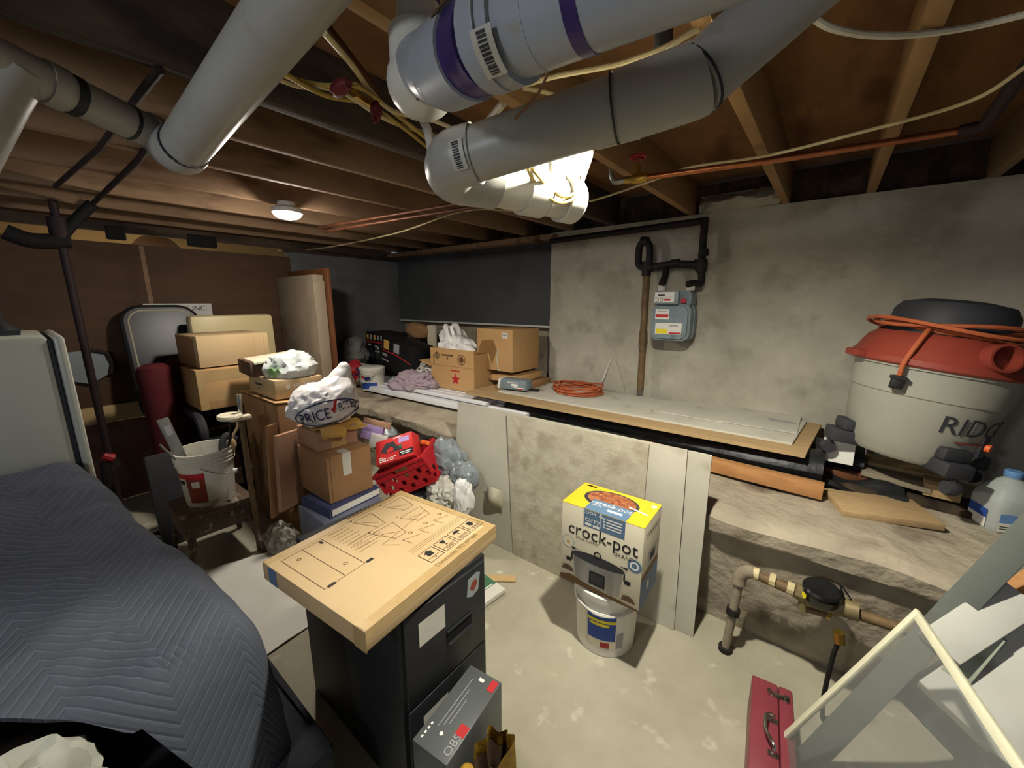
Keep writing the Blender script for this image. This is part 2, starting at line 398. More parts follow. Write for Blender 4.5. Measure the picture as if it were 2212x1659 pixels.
# left wall: dark board near the corner, plywood sheets further on, brick and a pale sill below
mb=MB('dark_wall'); mb.grid(lambda u,v:(WX+wob((0,u,v),.012,2),1.9+1.45*u,2.2*v),14,14); mb.box(.06,1.45,2.2,TR(WX-.06,2.62,0)); struct(mb,'wall_left_corner')
mb=MB('plywood')
for y0,y1 in ((-1.6,-.42),(-.415,.75),(.755,1.9)): mb.box(.02,y1-y0,1.26,TR(WX-.01,(y0+y1)/2,.79),bev=.002)
mb.m('joist')
for y in (-.42,.755): mb.box(.004,.03,1.24,TR(WX+.003,y,.8))
struct(mb,'wall_left')
mb=MB('tan_plank'); mb.box(.1,3.6,.13,TR(WX-.02,.1,.66),bev=.004); struct(mb,'trim_1')
mb=MB('brick'); mb.grid(lambda u,v:(WX+.04+wob((0,4*u,v),.03,5)+wob((0,4*u,v),.02,11),-1.7+3.65*u,.66*v),60,14); struct(mb,'wall_left_base')
mb=MB('tan_plank'); mb.box(.03,5.5,2.5,TR(-6.2,.8,0)); struct(mb,'wall_far_room')
mb=MB('subfloor'); mb.box(9.6,5.4,.03,TR(-1.75,.9,2.415)); struct(mb,'ceiling')
# joists and rim
JX=[-4.75,-4.28,-3.80,-3.31,-2.80,-2.29,-1.84,-1.45,-.85,-.30,.10,.55,1.0,1.45]
for i,x in enumerate(JX):
    m='joist_old_shade' if x==-1.45 else 'joist_new' if x in(-.85,-.30,.10) else 'joist'
    mb=MB(m); w=.06 if x==-1.45 else .042
    mb.box(w,5.2,.215,TR(0,.75,0),bev=.003); o=mb.build('ceiling_joist',kind='structure'); o.location=(x,0,2.2)
mb=MB('joist_old_shade'); mb.box(.03,3.5,.075,TR(WX+.03,.15,2.125)); mb.box(5.3,.04,.2,TR(.6,3.2,2.2)); mb.box(2.6,.04,.2,TR(-3.2,3.34,2.2)); struct(mb,'trim_2')
mb=MB('joist'); mb.box(2.5,.28,.045,TR(-3.22,3.2,2.14),bev=.004); mb.m('joist_old_shade').box(.06,1.5,.1,TR(WX-.02,2.6,2.1)); struct(mb,'trim_3')
# pale crumbly mortar on the rim between two joists
mb=MB('conc_wall'); a=V((-.74,3.02,2.205)); mb.grid(lambda u,v:(-.80+.47*u,3.15-.1*math.sin(PI*min(1,v*1.1))*(.5+.5*math.sin(PI*u))+wob((u*3,v,1),.03,4),2.19+.13*v),24,10); struct(mb,'trim_4')
# ================================================================ pipes under the ceiling
def pipe_thing(name,label,cat,pts,r,m,parts=(),group=None,seg=20):
    """pipe run with fittings: parts = (name, points, radius, material)"""
    t=thing(name,label,cat,V(pts[0]),group)
    mb=MB(m); mb.tube(pts,r,seg); mb.build('pipe',t,True)
    for (pn,pp,pr,pm) in parts:
        b=MB(pm); b.tube(pp,pr,seg); b.build(pn,t,True)
    return t
def lerp(a,b,t): return V(a)*(1-t)+V(b)*t
def seg_(a,b,t0,t1): return [lerp(a,b,t0),lerp(a,b,t1)]
# P1: big pipe top left
A=at(398,318,W=1.12); B=at(660,-30,W=.685); B2=A+(B-A)*3.2
Q0=at(352,298,W=1.16); Q1=at(20,140,W=.86)
hub=A-(B-A).normalized()*.02
t=pipe_thing('drain_pipe','thick pale plastic drain pipe at upper left ending in an elbow','pipe',[A,B2],.057,'pvc_gray')
b=MB('pvc_gray'); b.tube(spline([lerp(A,B,.02),A-(B-A).normalized()*.035,lerp(A,Q0,.55)-(B-A).normalized()*.03,Q0,lerp(Q0,Q1,.12)],6),[.060]*13+[.056]*6+[.05]*6,20); b.build('elbow',t,True)
b=MB('rubber_dark'); b.tube(seg_(A,B,.012,.024),.0605,24); b.build('joint_ring',t,True)
d=(Q1-Q0)
t2=pipe_thing('branch_pipe','narrower pale pipe running left from the elbow of the thick drain pipe','pipe',[Q0+d*.1,Q1+d*2.2],.044,'pvc_gray')
for (k0,k1,r,m,n) in ((.26,.29,.0455,'rubber_dark','joint_ring'),(.63,.69,.0465,'rubber_dark','clamp_band'),(.72,.83,.049,'pvc_gray','coupling')):
    b=MB(m); b.tube([Q0+d*k0,Q0+d*k1],r,20); b.build(n,t2,True)
T0=Q0+d*.98; b=MB('pvc_gray'); b.tube([T0,at(-12,212,W=.86),at(-75,330,W=.84),at(-75,330,W=.84)+(at(-75,330,W=.84)-at(-12,212,W=.86))*1.6],.05,18); b.build('branch_tee',t2,True)
# P2: long gray pipe
A=at(1006,340,W=.885); Bm=at(1500,180,W=.70); Cc=at(1735,-30,W=.65); C2=Cc+(Cc-Bm)*2.0
t=thing('drain_pipe','long gray drain pipe crossing the middle top, bending at a sleeve','pipe',A)
b=MB('pvc_gray'); b.tube([A,lerp(A,Bm,.97)],.0565,24); b.build('pipe',t,True)
b=MB('pvc_gray'); b.tube([lerp(Bm,Cc,.02),C2],.0565,24); b.build('pipe',t,True)
b=MB('pvc_gray'); b.tube(arc(lerp(A,Bm,.72),Bm,lerp(Bm,Cc,.05),8),.0605,24); b.build('elbow',t,True)
for (p,q,k0,k1) in ((A,Bm,.70,.72),(Bm,Cc,.045,.075)):
    b=MB('rubber_dark'); b.tube(seg_(p,q,k0,k0+(k1-k0)*.35),.0608,24); b.build('joint_ring',t,True)
b=MB('solder'); b.tube([at(1385,293,W=.76),at(1290,318,W=.82)],.006,8); b.build('hanger_strap',t,True)
# P4: lit white fittings behind the gray pipe
E0=at(1040,392,W=1.0); E1=at(1238,436,W=1.16); dA=(lerp(A,Bm,0)-Bm).normalized()
t=thing('drain_fitting','glossy white drain fitting lit by the bulb behind the gray pipe','pipe',E0)
b=MB('pvc_gray'); b.tube(spline([lerp(A,Bm,.06),A+dA*.03,lerp(A,E0,.5)+dA*.055,E0,lerp(E0,E1,.12)],6),[.0615]*25,24); b.build('elbow',t,True)
curved_label_later=(t,A,Bm)
b=MB('pvc_white'); b.tube([lerp(E0,E1,.1),lerp(E0,E1,.42)],.054,24); b.tube([lerp(E0,E1,.40),lerp(E0,E1,.62)],.0615,24); b.tube([lerp(E0,E1,.6),lerp(E0,E1,.86)],.053,24); b.build('pipe',t,True)
b=MB('pvc_white'); b.tube([lerp(E0,E1,.84),E1],.062,24); b.tube([E1,lerp(E0,E1,1.03)],[.062,.056],24); b.build('end_hub',t,True)
for k in (.425,.62,.85):
    b=MB('gray_print'); b.tube(seg_(E0,E1,k,k+.012),.0605,24); b.build('joint_ring',t,True)
G0=at(1085,385,W=1.05); G1=at(1208,345,W=1.16); G2=at(1252,345,W=1.25)
t=thing('wye_fitting','white branching fitting tucked between the gray pipe and the lit white run','pipe',G1)
b=MB('pvc_white'); b.tube([G0,lerp(G0,G1,.62)],.05,22); b.build('pipe',t,True)
b=MB('pvc_white'); b.tube([lerp(G0,G1,.6),lerp(G0,G1,1.06)],.058,22); b.build('hub',t,True)
b=MB('pvc_white'); b.tube([lerp(E0,E1,.72),at(1222,392,W=1.2),at(1245,335,W=1.25),at(1262,270,W=1.28)],[.05,.054,.052,.05],22); b.build('branch_pipe',t,True)
# P3: bluish pipe with purple primer
P0=at(940,160,W=.70); P1_=at(1075,75,W=.53); P2_=at(1400,-70,W=.42); dP=(P1_-P0).normalized(); far=P1_+(P2_-P1_)*9.0
t=thing('drain_pipe','bluish white pipe with purple primer smears and barcode at the top centre','pipe',P0)
b=MB('pvc_blue'); b.tube([lerp(P0,P1_,.1),P1_,far],.0565,26); b.build('pipe',t,True)
b=MB('pvc_blue'); b.tube([lerp(P0,P1_,.22),lerp(P0,P1_,.66)],.063,26); b.tube([lerp(P0,P1_,.9),lerp(P1_,P2_,.18)],.064,26); b.build('coupling',t,True)
for (k0,k1) in ((.66,.90),):
    b=MB('purple'); a0=lerp(P0,P1_,k0); a1=lerp(P0,P1_,k1); b.tube([a0,a1],.0585,26); b.build('primer_band',t,True)
b=MB('purple'); b.tube(seg_(P1_,P2_,.60,.69),.0575,26); b.build('primer_band',t,True)
for q_,r_ in ((seg_(P0,P1_,.215,.225),.0632),(seg_(P1_,P2_,.02,.03),.0645),(seg_(P1_,P2_,.34,.345),.0571)):
    b=MB('gray_print'); b.tube(q_,r_,26); b.build('joint_ring',t,True)
def decal(axis0,axis1,k,rad,w,h,vdir,turn=0):
    """frame of a sticker on a pipe: local x along the pipe"""
    p=lerp(axis0,axis1,k); x=(V(axis1)-V(axis0)).normalized(); z=(EYE-p); z=(z-x*z.dot(x)).normalized(); z=Matrix.Rotation(R(turn),3,x)@z
    return frame(p+z*rad,x,z.cross(x),z)
def curved_label(t,axis0,axis1,k,rad,w,h,turn,m,bars=0,name='label'):
    p=lerp(axis0,axis1,k); x=(V(axis1)-V(axis0)).normalized(); z=(EYE-p); z=(z-x*z.dot(x)).normalized(); z=Matrix.Rotation(R(turn),3,x)@z; y=z.cross(x)
    def P(u,v,e): a=(v-.5)*h/rad; return p+x*(u-.5)*w+(z*math.cos(a)+y*math.sin(a))*(rad+e)
    b=MB(m); b.grid(lambda u,v:P(u,v,.0008),2,8)
    if bars:
        b.m('barcode'); r=random.Random(3); y0=.08
        while y0<.9:
            q=r.uniform(.02,.07); b.grid(lambda u,v:P(.28+.44*u,y0+q*v,.0014),1,2); y0+=q+r.uniform(.015,.04)
    b.build(name,t,True)
curved_label(*curved_label_later,.022,.0645,.034,.06,-8,'label_clear',1,'barcode_label')
curved_label(t,P1_,P2_,.085,.0645,.032,.055,12,'label_clear',1,'barcode_label')
curved_label(t,P0,P1_,.62,.0635,.03,.03,-75,'label_brown',0,'label')
# tee and vertical stack the bluish pipe grows out of
SD=at(911,182,W=.79); S0=SD+V((0,0,.045))
t=thing('soil_stack','vertical white stack dropping from the joists into a rounded sweep elbow','pipe',SD)
b=MB('pvc_white'); b.tube([S0+V((0,0,.03)),S0+V((0,0,.55))],.043,22); b.build('pipe',t,True)
b=MB('pvc_white'); b.blob(SD,(.068,.068,.064),0,0,1,3); b.tube([SD+V((0,0,.02)),SD+V((0,0,.085))],.06,24); b.build('sweep_elbow',t,True)
b=MB('pvc_blue'); b.tube([lerp(SD+V((0,0,.03)),P0,.2),lerp(P0,P1_,.24)],[.055,.06],24); b.build('hub',t,True)
b=MB('purple'); b.tube([S0+V((0,0,.085)),S0+V((0,0,.092))],.0435,22); b.build('primer_band',t,True)
zz=(EYE-SD).normalized(); b=MB('label_brown'); zl_=(zz+V((0,0,-.12))).normalized(); K=orient(SD+zl_*.066,zl_,(1,.2,0)); b.box(.034,.028,.004,K); b.build('label',t,True)
# small white vent pipe going up beside the tee
t=pipe_thing('vent_pipe','short shiny white pipe rising into the joists behind the bluish pipe','pipe',[at(950,75,W=.95),at(925,-60,W=1.05)],.022,'pvc_white')
# grey PVC strip hanging down
a=at(925,285,W=1.1); b_=at(936,355,W=1.1)
mb=MB('pvc_white'); mb.tube(spline([at(915,262,W=1.1),a,lerp(a,b_,.6),b_],5),[.012]*12+[.011,.009,.006,.003],10); solo(mb,'hanging_strap','pale plastic strap hanging below the rounded sweep elbow','strap')
# copper lines and cables
def cable(name,label,pts,r,m,cat='cable',n=6,group=None,seg=8):
    mb=MB(m); mb.tube(spline(pts,n),r,seg); return solo(mb,name,label,cat,loc=pts[0],group=group)
zc=2.15
v0=at(1398,383,Z=zc); v1=at(1700,342,Z=zc); v2=at(2070,283,Z=zc)
t=thing('copper_pipe','shiny copper water pipe with red wheel valve along the joists','pipe',v0)
b=MB('copper'); b.tube([v0,v1,v2],.0125,14); b.build('pipe',t,True)
ax=(v1-v0).normalized()
b=MB('brass'); b.tube([v0-ax*.10,v0-ax*.07,v0-ax*.055,v0-ax*.02,v0+ax*.0],[.016,.016,.022,.022,.017],14); b.tube([v0-ax*.045,v0-ax*.045+V((0,0,.05))],[.018,.011],12); b.tube([v0-ax*.045+V((0,0,.04)),v0-ax*.045+V((0,0,.085))],.004,8); b.tube([v0-ax*.045+V((0,0,.045)),v0-ax*.045+V((0,0,.06))],.013,6); vb=b.build('valve_body',t,True)
b=MB('red_valve'); hc=v0-ax*.045+V((0,0,.09)); K=TR(hc); b.tube([(.033*math.cos(i*PI/12),.033*math.sin(i*PI/12),0) for i in range(24)],.006,8,closed=True,M=K); b.box(.064,.008,.006,K,base=False); b.box(.008,.064,.006,K,base=False); b.tube([(0,0,-.006),(0,0,.008)],.009,10,M=K); b.build('wheel_handle',vb,True)
e0=v0-ax*.10
b=MB('solder'); b.tube(spline([e0,e0-ax*.045,e0-ax*.062+V((0,0,.03)),e0-ax*.066+V((0,0,.075)),e0-ax*.085+V((0,.0,.10)),e0-ax*.12+V((0,0,.105))],5),.013,12); b.build('elbow',t,True)
b=MB('copper_dull'); b.tube([e0-ax*.12+V((0,0,.105)),e0-ax*.34+V((0,0,.105))],.0125,12); b.build('pipe',t,True)
b=MB('red_iron'); b.tube([v2,at(2125,272,Z=zc),at(2150,240,Z=zc+.02),at(2235,120,Z=zc+.03),at(2235,120,Z=zc+.03)+V((.9,-.75,.03))],[.017,.02,.02,.02,.02],12); b.build('iron_end',t,True)
for (k,(x0,y0,x1,y1)) in enumerate(((1040,432,690,492),(1120,432,702,500))):
    a=at(x0,y0,Z=zc-.03*k); c=at(x1,y1,Z=zc-.03*k); 
    mb=MB('copper_dull'); mb.tube([a,c],.0115,12); solo(mb,'copper_pipe',['upper of two dull copper pipes left of the white fittings','lower of two dull copper pipes left of the white fittings'][k],'pipe',loc=a)
cable('sagging_cable','long cream cable sagging below the joists from lamp to far right',[at(600,541,Z=2.17),at(690,537,Z=2.13),at(850,505,Z=2.10),at(1000,456,Z=2.12),at(1130,455,Z=2.14),at(1265,437,Z=2.15),at(1415,388,Z=2.17),at(1493,361,Z=2.165),at(1657,336,Z=2.16),at(1886,279,Z=2.15),at(2096,218,Z=2.15),at(2230,135,Z=2.16),at(2230,135,Z=2.16)+(at(2230,135,Z=2.16)-at(2096,218,Z=2.15))*1.0,at(2230,135,Z=2.17)+(at(2230,135,Z=2.16)-at(2096,218,Z=2.15))*2.2],.0055,'cable_cream')
cable('white_cable','loose white cable swooping across the top right joists',[at(1755,38,Z=2.19),at(1800,62,Z=2.18),at(1880,76,Z=2.18),at(1980,75,Z=2.19),at(2100,58,Z=2.195),at(2240,25,Z=2.195),at(2240,25,Z=2.195)+(at(2240,25,Z=2.195)-at(2100,58,Z=2.195))*1.5],.007,'cable_white')
cable('yellow_cable','yellow cable looped over the lit white drain fitting',[at(1140,365,W=.95),at(1160,400,W=1.03),at(1200,436,W=1.06),at(1235,432,W=1.08),at(1258,400,W=1.12),at(1252,360,W=1.2),at(1235,320,W=1.3)],.0045,'cable_yellow')
cable('yellow_cable','second yellow cable inside the loop over the lit white fitting',[at(1150,365,W=.96),at(1180,400,W=1.04),at(1212,424,W=1.06),at(1240,418,W=1.09),at(1250,395,W=1.12),at(1235,365,W=1.2),at(1225,330,W=1.3)],.0045,'cable_yellow')
zb=2.27
bundle=[([(540,110),(620,165),(700,185),(770,185),(840,235),(910,290),(960,335)],'cable_yellow','topmost yellow cable in the bundle above the dark old joist'),
([(560,150),(640,185),(730,195),(820,250),(880,275),(1000,310)],'cable_cream','cream cable crossing behind the rounded sweep elbow'),
([(600,150),(700,205),(790,225),(870,275),(940,330),(985,350)],'cable_yellow','lowest yellow cable of the bundle along the old joist'),
([(700,70),(760,140),(800,195),(850,240),(940,262),(1010,292)],'cable_cream','cream cable of the bundle nearest the white stack')]
for P,m,l in bundle: cable('wire_cable',l,[at(x,y,Z=2.2+.02*i%.05) for i,(x,y) in enumerate(P)],.0075,m)
cable('wire_cable','cream cable draped from the bluish pipe to the gray pipe bend',[at(1130,185,Z=2.17),at(1200,165,Z=2.17),at(1330,140,Z=2.18),at(1430,105,Z=2.18),at(1510,62,Z=2.2)],.0065,'cable_cream')
cable('wire_cable','second cream cable beside the gray pipe bend, ends frayed short',[at(1405,138,Z=2.14),at(1450,100,Z=2.15),at(1500,65,Z=2.18)],.006,'cable_cream')
cable('wire_cable','short cream cable between the bluish pipe and the long gray pipe',[at(1130,190,Z=2.2),at(1180,200,Z=2.2),at(1230,215,Z=2.2)],.006,'cable_cream')
cable('drip_wire','thin brown wire dangling from the bluish pipe',[at(1188,128,W=.62),at(1180,165,W=.66),at(1160,205,W=.7),at(1113,256,W=.76)],.0025,'cable_brown','wire')
mb=MB('cable_white'); mb.tube([at(1088,222,Z=2.2),at(1030,290,Z=2.2)],.012,10); solo(mb,'plastic_tube','grey plastic tube slanting between the pipes toward the gray elbow','tube')
mb=MB('copper_dull'); mb.tube([at(690,45,Z=2.26),at(812,198,Z=2.26)],.016,12); solo(mb,'copper_pipe','dull copper pipe slanting above the cable bundle at the top','pipe')
t=thing('red_valve','dark red valve handle lost among the cables near the old joist','valve',at(735,190,Z=2.2))
b=MB('red_dark'); b.blob(at(735,190,Z=2.19),(.045,.02,.02),3,.3,2,3); b.build('handle',t,True); b=MB('brass'); b.tube([at(765,200,Z=2.2),at(800,225,Z=2.2)],.013,10); b.build('valve_body',t,True)
mb=MB('red_dark'); mb.blob(at(812,240,Z=2.17),(.02,.012,.03),4,.4,2,3); solo(mb,'red_tag','small red tag dangling from the cable bundle by the white stack','tag')
# pipes in the dark upper left corner
for (P,r,l) in (([(330,300,2.19),(300,345,2.19),(200,440,2.19)],.013,'thin dark iron pipe crossing the joists left of the elbow, right of the pair'),([(345,150,2.19),(270,245,2.19),(215,320,2.19),(120,402,2.19)],.011,'thin dark iron pipe crossing the joists left of the elbow, left of the pair')):
    mb=MB('red_iron'); mb.tube([at(x,y,Z=z) for x,y,z in P],r,10); solo(mb,'iron_pipe',l,'pipe')
t=thing('iron_pipe','dark reddish iron pipe standing by the plywood wall behind the fridge','pipe',V((-3.75,.27,0)))
b=MB('red_iron'); b.tube([(-3.75,.275,.0),(-3.75,.275,2.2)],.021,14); b.build('pipe',t,True)
b=MB('red_iron'); b.tube([(-3.75,.275,1.98),(-3.75,.275,2.1)],.045,14); b.build('fitting',t,True)
for i,(pts,l) in enumerate((([(150,520,2.0),(70,520,2.0),(10,500,2.0)],'dark pipe elbow cluster at the far left under the joists'),([(200,440,2.12),(150,490,2.06),(120,530,2.0)],'dark fitting bending down above the standing iron pipe'))):
    mb=MB('black_iron'); mb.tube(spline([at(x,y,X=-3.75) for x,y,z in pts],4),.045-.015*i,12); solo(mb,'pipe_fitting',l,'pipe')
for (px,py,l) in ((255,533,'dark joint at the left end of the gap above the plywood'),(425,545,'dark block in the gap above the plywood, left of the pair'),(455,548,'dark block in the gap above the plywood, right of the pair')):
    p=at(px,py,X=WX+.03); mb=MB('black_iron'); mb.box(.05,.11,.1,TR(p.x,p.y,2.07),bev=.01); solo(mb,'blocking','%s'%l,'block')
# ================================================================ gas meter and wall pipes
Ym=2.90
tl=at(1412,626,Y=Ym); br=at(1487,738,Y=Ym); mw=br.x-tl.x; mh=tl.z-br.z; cxm=(tl.x+br.x)/2
t=thing('gas_meter','grey gas meter with dials and stickers hanging on the concrete wall','gas meter',V((cxm,Ym+.09,br.z)))
def rrect(w,h,r,n=5,skew=0):
    out=[]
    for (x,y,a) in ((w/2-r,h/2-r,0),(-w/2+r,h/2-r,90),(-w/2+r,-h/2+r,180),(w/2-r,-h/2+r,270)):
        for i in range(n+1):
            t_=R(a+90*i/n); out.append((x+r*math.cos(t_),y+r*math.sin(t_)))
    return out
Km=frame((0,-.09,mh*.36),(1,0,0),(0,0,1),(0,-1,0))
b=MB('meter_gray'); b.prism(rrect(mw,mh*.72,.055),.16,Km@TR(0,0,-.16)); b.prism(rrect(mw*.88,mh*.64,.05),.02,Km); b.prism(rrect(mw*1.04,mh*.76,.06),.02,Km@TR(0,0,-.10)); b.prism(rrect(mw*.92,mh*.3,.03),.14,Km@TR(0,mh*.46,-.16))
b.build('body',t,ang=30)
b=MB('meter_gray'); b.box(mw*.62,mh*.26,.035,Km@TR(-mw*.12,mh*.48,0),bev=.004); ib=b.build('index_box',t)
K=Km@TR(-mw*.16,mh*.49,.0355)
b=MB('white_paint'); b.rect(K,0,0,mw*.5,mh*.2); b.rect(K,-mw*.08,mh*.045,mw*.18,mh*.035,'ink',.0016); b.rect(K,0,0,mw*.48,.002,'gray_print',.0016); b.rect(K,mw*.08,-mh*.05,mw*.16,mh*.035,'red_print',.0016)
b.m('ink')
for k in (-.18,-.07): b.lathe([(.011,0),(.011,.002)],14,K@TR(mw*k,-mh*.05,0)); b.m('white_print').lathe([(.008,0),(.008,.003)],14,K@TR(mw*k,-mh*.05,0)); b.m('ink')
b.build('dial_plate',ib)
b=MB('red_print'); b.box(.03,.03,.02,Km@TR(mw*.30,mh*.42,0),bev=.005); b.build('seal',t)
K=Km@TR(0,0,.0205)
b=MB('white_paint'); b.rect(K,-mw*.2,mh*.16,mw*.36,mh*.2); b.rect(K,-mw*.2,mh*.13,mw*.33,mh*.06,'red_print',.0016); b.rect(K,-mw*.2,mh*.215,mw*.26,mh*.02,'gray_print',.0016); b.build('warning_plate',t)
b=MB('white_paint'); b.rect(K,-mw*.02,-mh*.12,mw*.68,mh*.22); b.rect(K,-mw*.18,-mh*.175,mw*.3,mh*.09,'yellow_print',.0016); b.rect(K,mw*.16,-mh*.205,mw*.3,mh*.03,'red_print',.0016); b.rect(K,mw*.12,-mh*.06,mw*.22,mh*.03,'gray_print',.0016); b.build('info_sticker',t)
b=MB('white_dull')
for s in (-1,1): b.lathe([(.03,0),(.03,.04),(.024,.045)],16,TR(s*mw*.36,-.02,mh*.98))
b.build('union_caps',t)
Yp=3.03
t=thing('gas_piping','dark iron gas pipes around and above the gas meter','pipe',at(1515,575,Y=Yp))
g=lambda x,y,Y=Yp:at(x,y,Y=Y)
b=MB('iron'); b.tube([g(1190,521),g(1350,500),g(1515,478)],.024,12); b.tube([g(1523,470),g(1519,520),g(1515,575)],.025,12); b.tube([g(1515,572),g(1456,570),g(1400,578)],.026,12); b.tube(spline([g(1400,578),g(1382,574),g(1379,560),g(1382,532),g(1392,524),g(1403,532),g(1402,575)],5),.026,12); b.build('pipe',t,True)
b=MB('iron')
for (x0,y0,x1,y1,r) in ((1516,560,1514,588,.036),(1526,571,1500,571,.034),(1410,577,1388,577,.034),(1397,565,1396,596,.034),(1521,538,1519,552,.034),(1450,570,1468,569,.031),(1385,521,1400,522,.034)):
    b=MB('iron'); b.tube([g(x0,y0),g(x1,y1)],r,12); b.build('fitting',t,True)
b=MB('iron'); b.tube(spline([g(1515,580),g(1514,612),g(1500,612,2.98),g(1486,614,2.93)],4),.024,12); b.build('meter_inlet',t,True); b=MB('iron'); b.tube(spline([g(1440,575),g(1436,598,2.98),g(1430,614,2.93)],4),.024,12); b.build('meter_inlet',t,True)
b=MB('rust_pipe'); b.tube([g(1397,590),g(1390,720)],.026,14); b.tube([g(1389,742),g(1383,842)],.026,14); b.build('down_pipe',t,True)
b=MB('rust_pipe'); b.tube([g(1390,715),g(1389,742)],[.03,.034],14); b.build('coupling',t,True)
# ================================================================ window shade in the recess
Ys=3.2
a=at(847,552,Y=Ys); c=at(1183,700,Y=Ys); z1=2.14; z0=at(1000,697,Y=Ys).z; xw0=WX+.02; xw1=-2.05
t=thing('roller_blind','dark grey roller shade with a pale bottom bar covering the recess','shade',V(((xw0+xw1)/2,Ys,z0)))
b=MB('shade_cloth'); b.grid(lambda u,v:(xw0+(xw1-xw0)*u,Ys+wob((u*5,0,v*2),.012,1.5)+.008*math.sin(9*v+2*u),z0+(z1-z0)*v),50,30,thick=.003); b.build('fabric',t,True)
b=MB('white_dull'); b.box(xw1-xw0-.02,.018,.018,TR((xw0+xw1)/2,Ys,z0-.012),bev=.003); b.build('bottom_bar',t,True)
# ================================================================ wrapped slab and brown board by the left wall
t=thing('wrapped_slab','tall flat slab wrapped in shiny clear plastic by the left wall','panel',V((-4.0,1.78,0)))
b=MB('slab_wrap'); b.box(.78,.10,1.84,TR(-4.02,1.78,0),bev=.012); b.build('slab',t,True)
b=MB('slab_wrap'); b.box(.02,.104,1.75,TR(-3.634,1.78,.04),bev=.006); b.build('plastic_seam',t,True)
mb=MB('wood_dark'); mb.box(.80,.03,1.90,TR(-3.99,1.86,0),bev=.004); solo(mb,'wooden_board','brown wooden board standing right behind the plastic wrapped slab','board')
# ================================================================ plywood bench top and what supports it
zt=.845
FL=at(1005,846,Z=zt); FR=at(1740,982,Z=zt); BR=at(1776,902,Z=zt)
BL=V((FL.x+.02,3.05,zt)); BR=V((BR.x,3.07,zt))
b=MB('plank'); 
def slab(mb,P,th): 
    P=[V(p) for p in P]; return mb.hexa([p-V((0,0,th)) for p in P]+P)
slab(b,(FL,FR,BR,BL),.02); solo(b,'plywood_sheet','long bare plywood sheet lying along the back wall as a bench top','board')
d0=at(1075,844,Z=zt+.013); d1=at(1712,957,Z=zt+.013); d2=at(1745,896,Z=zt+.013); 
b=MB('drywall_top'); slab(b,(d0,d1,V((d2.x,3.04,zt+.013)),V((d0.x+.0,3.04,zt+.013))),.012); solo(b,'drywall_sheet','whitish drywall sheet lying on the plywood bench top','board')
zc_=zt+.016
e0=at(1412,886,Z=zc_); e1=at(1560,912,Z=zc_); e2=at(1607,863,Z=zc_); e3=at(1470,850,Z=zc_)
b=MB('paper'); b.m('drywall_top'); slab(b,(e0,e1,e2,e3),.003); solo(b,'cardboard_flat','left pale cardboard flat lying on the drywall sheet','cardboard',group=None)
zc_=zt+.020
e0=at(1548,908,Z=zc_); e1=at(1722,936,Z=zc_); e2=at(1736,877,Z=zc_); e3=at(1600,866,Z=zc_)
b=MB('drywall_top'); slab(b,(e0,e1,e2,e3),.004); K=orient(at(1690,910,Z=zc_+.0005),(0,0,1),(1,0,0)); b.rect(K,0,0,.14,.03,'gray_print'); solo(b,'cardboard_flat','right pale cardboard flat with faint print on the drywall sheet','cardboard')
zd=zt+.013
# orange coil
cc=at(1246,846,Z=zd); rc=.20
mb=MB('cord_orange'); pts=[]; r_=random.Random(2)
for k in range(9):
    rr=rc*(.82+.2*r_.random()); ox,oy=r_.uniform(-.03,.03),r_.uniform(-.02,.02); ph=r_.random()*6
    for i in range(20):
        a=2*PI*i/20; pts.append((cc.x+ox+rr*1.02*math.cos(a),cc.y+oy+rr*.85*math.sin(a),zd+.007+.007*k*.9+.012*math.sin(2*a+ph)*(k>2)+.004))
mb.tube(spline(pts,2),.0065,7); solo(mb,'cord_coil','orange extension cord coiled on the drywall sheet','cord',loc=(cc.x,cc.y,zd))
mb=MB('dark_fabric'); p=at(1154,844,Z=zd); mb.box(.085,.055,.012,TR(p)@RZ(20),bev=.004); solo(mb,'black_wallet','small flat black object lying left of the orange coil','wallet')
mb=MB('white_dull'); mb.tube([at(1301,824,Y=2.95),at(1321,772,Y=3.10)],.006,8); solo(mb,'plastic_rod','thin pale rod leaning on the wall behind the orange coil','rod')
p=at(1609,862,Z=zd); t=thing('spray_bottle','small white bottle with black cap lying at the wall end','bottle',p)
b=MB('white_paint'); b.lathe([(.0,0),(.045,.0),(.048,.02),(.04,.045),(.02,.06)],18); b.build('bottle',t); b=MB('black'); b.lathe([(.024,.058),(.026,.062),(.026,.085),(.0,.086)],16); b.build('cap',t); b=MB('black'); b.tube([(.0,-.03,.02),(-.05,-.05,.012)],.006,8); b.build('nozzle',t)
# black bundles between bench and plywood
t=thing('black_roll','long black plastic bundle lying under the plywood sheet','plastic roll',V((-1,2.6,.65)))
b=MB('black_plastic'); b.grid(lambda u,v:(-2.02+2.1*u,2.56+.12*math.cos(2*PI*v)*(1+.15*math.sin(9*u)),.742+.075*math.sin(2*PI*v)*(1+.08*math.sin(7*u+1))),50,16); b.build('roll',t,True)
b=MB('black_plastic'); b.grid(lambda u,v:(-1.95+2.2*u,2.82+.13*math.cos(2*PI*v),.742+.078*math.sin(2*PI*v)),30,16); b.build('roll',t,True)
mb=MB('dark_fabric'); q=[at(1100,858,Z=.80),at(1330,905,Z=.80)]; mb.box(1.15,.16,.03,TR(-1.55,2.43,.69)@RZ(1),bev=.01); solo(mb,'dark_board','flat dark strip sticking out under the front of the plywood','board')
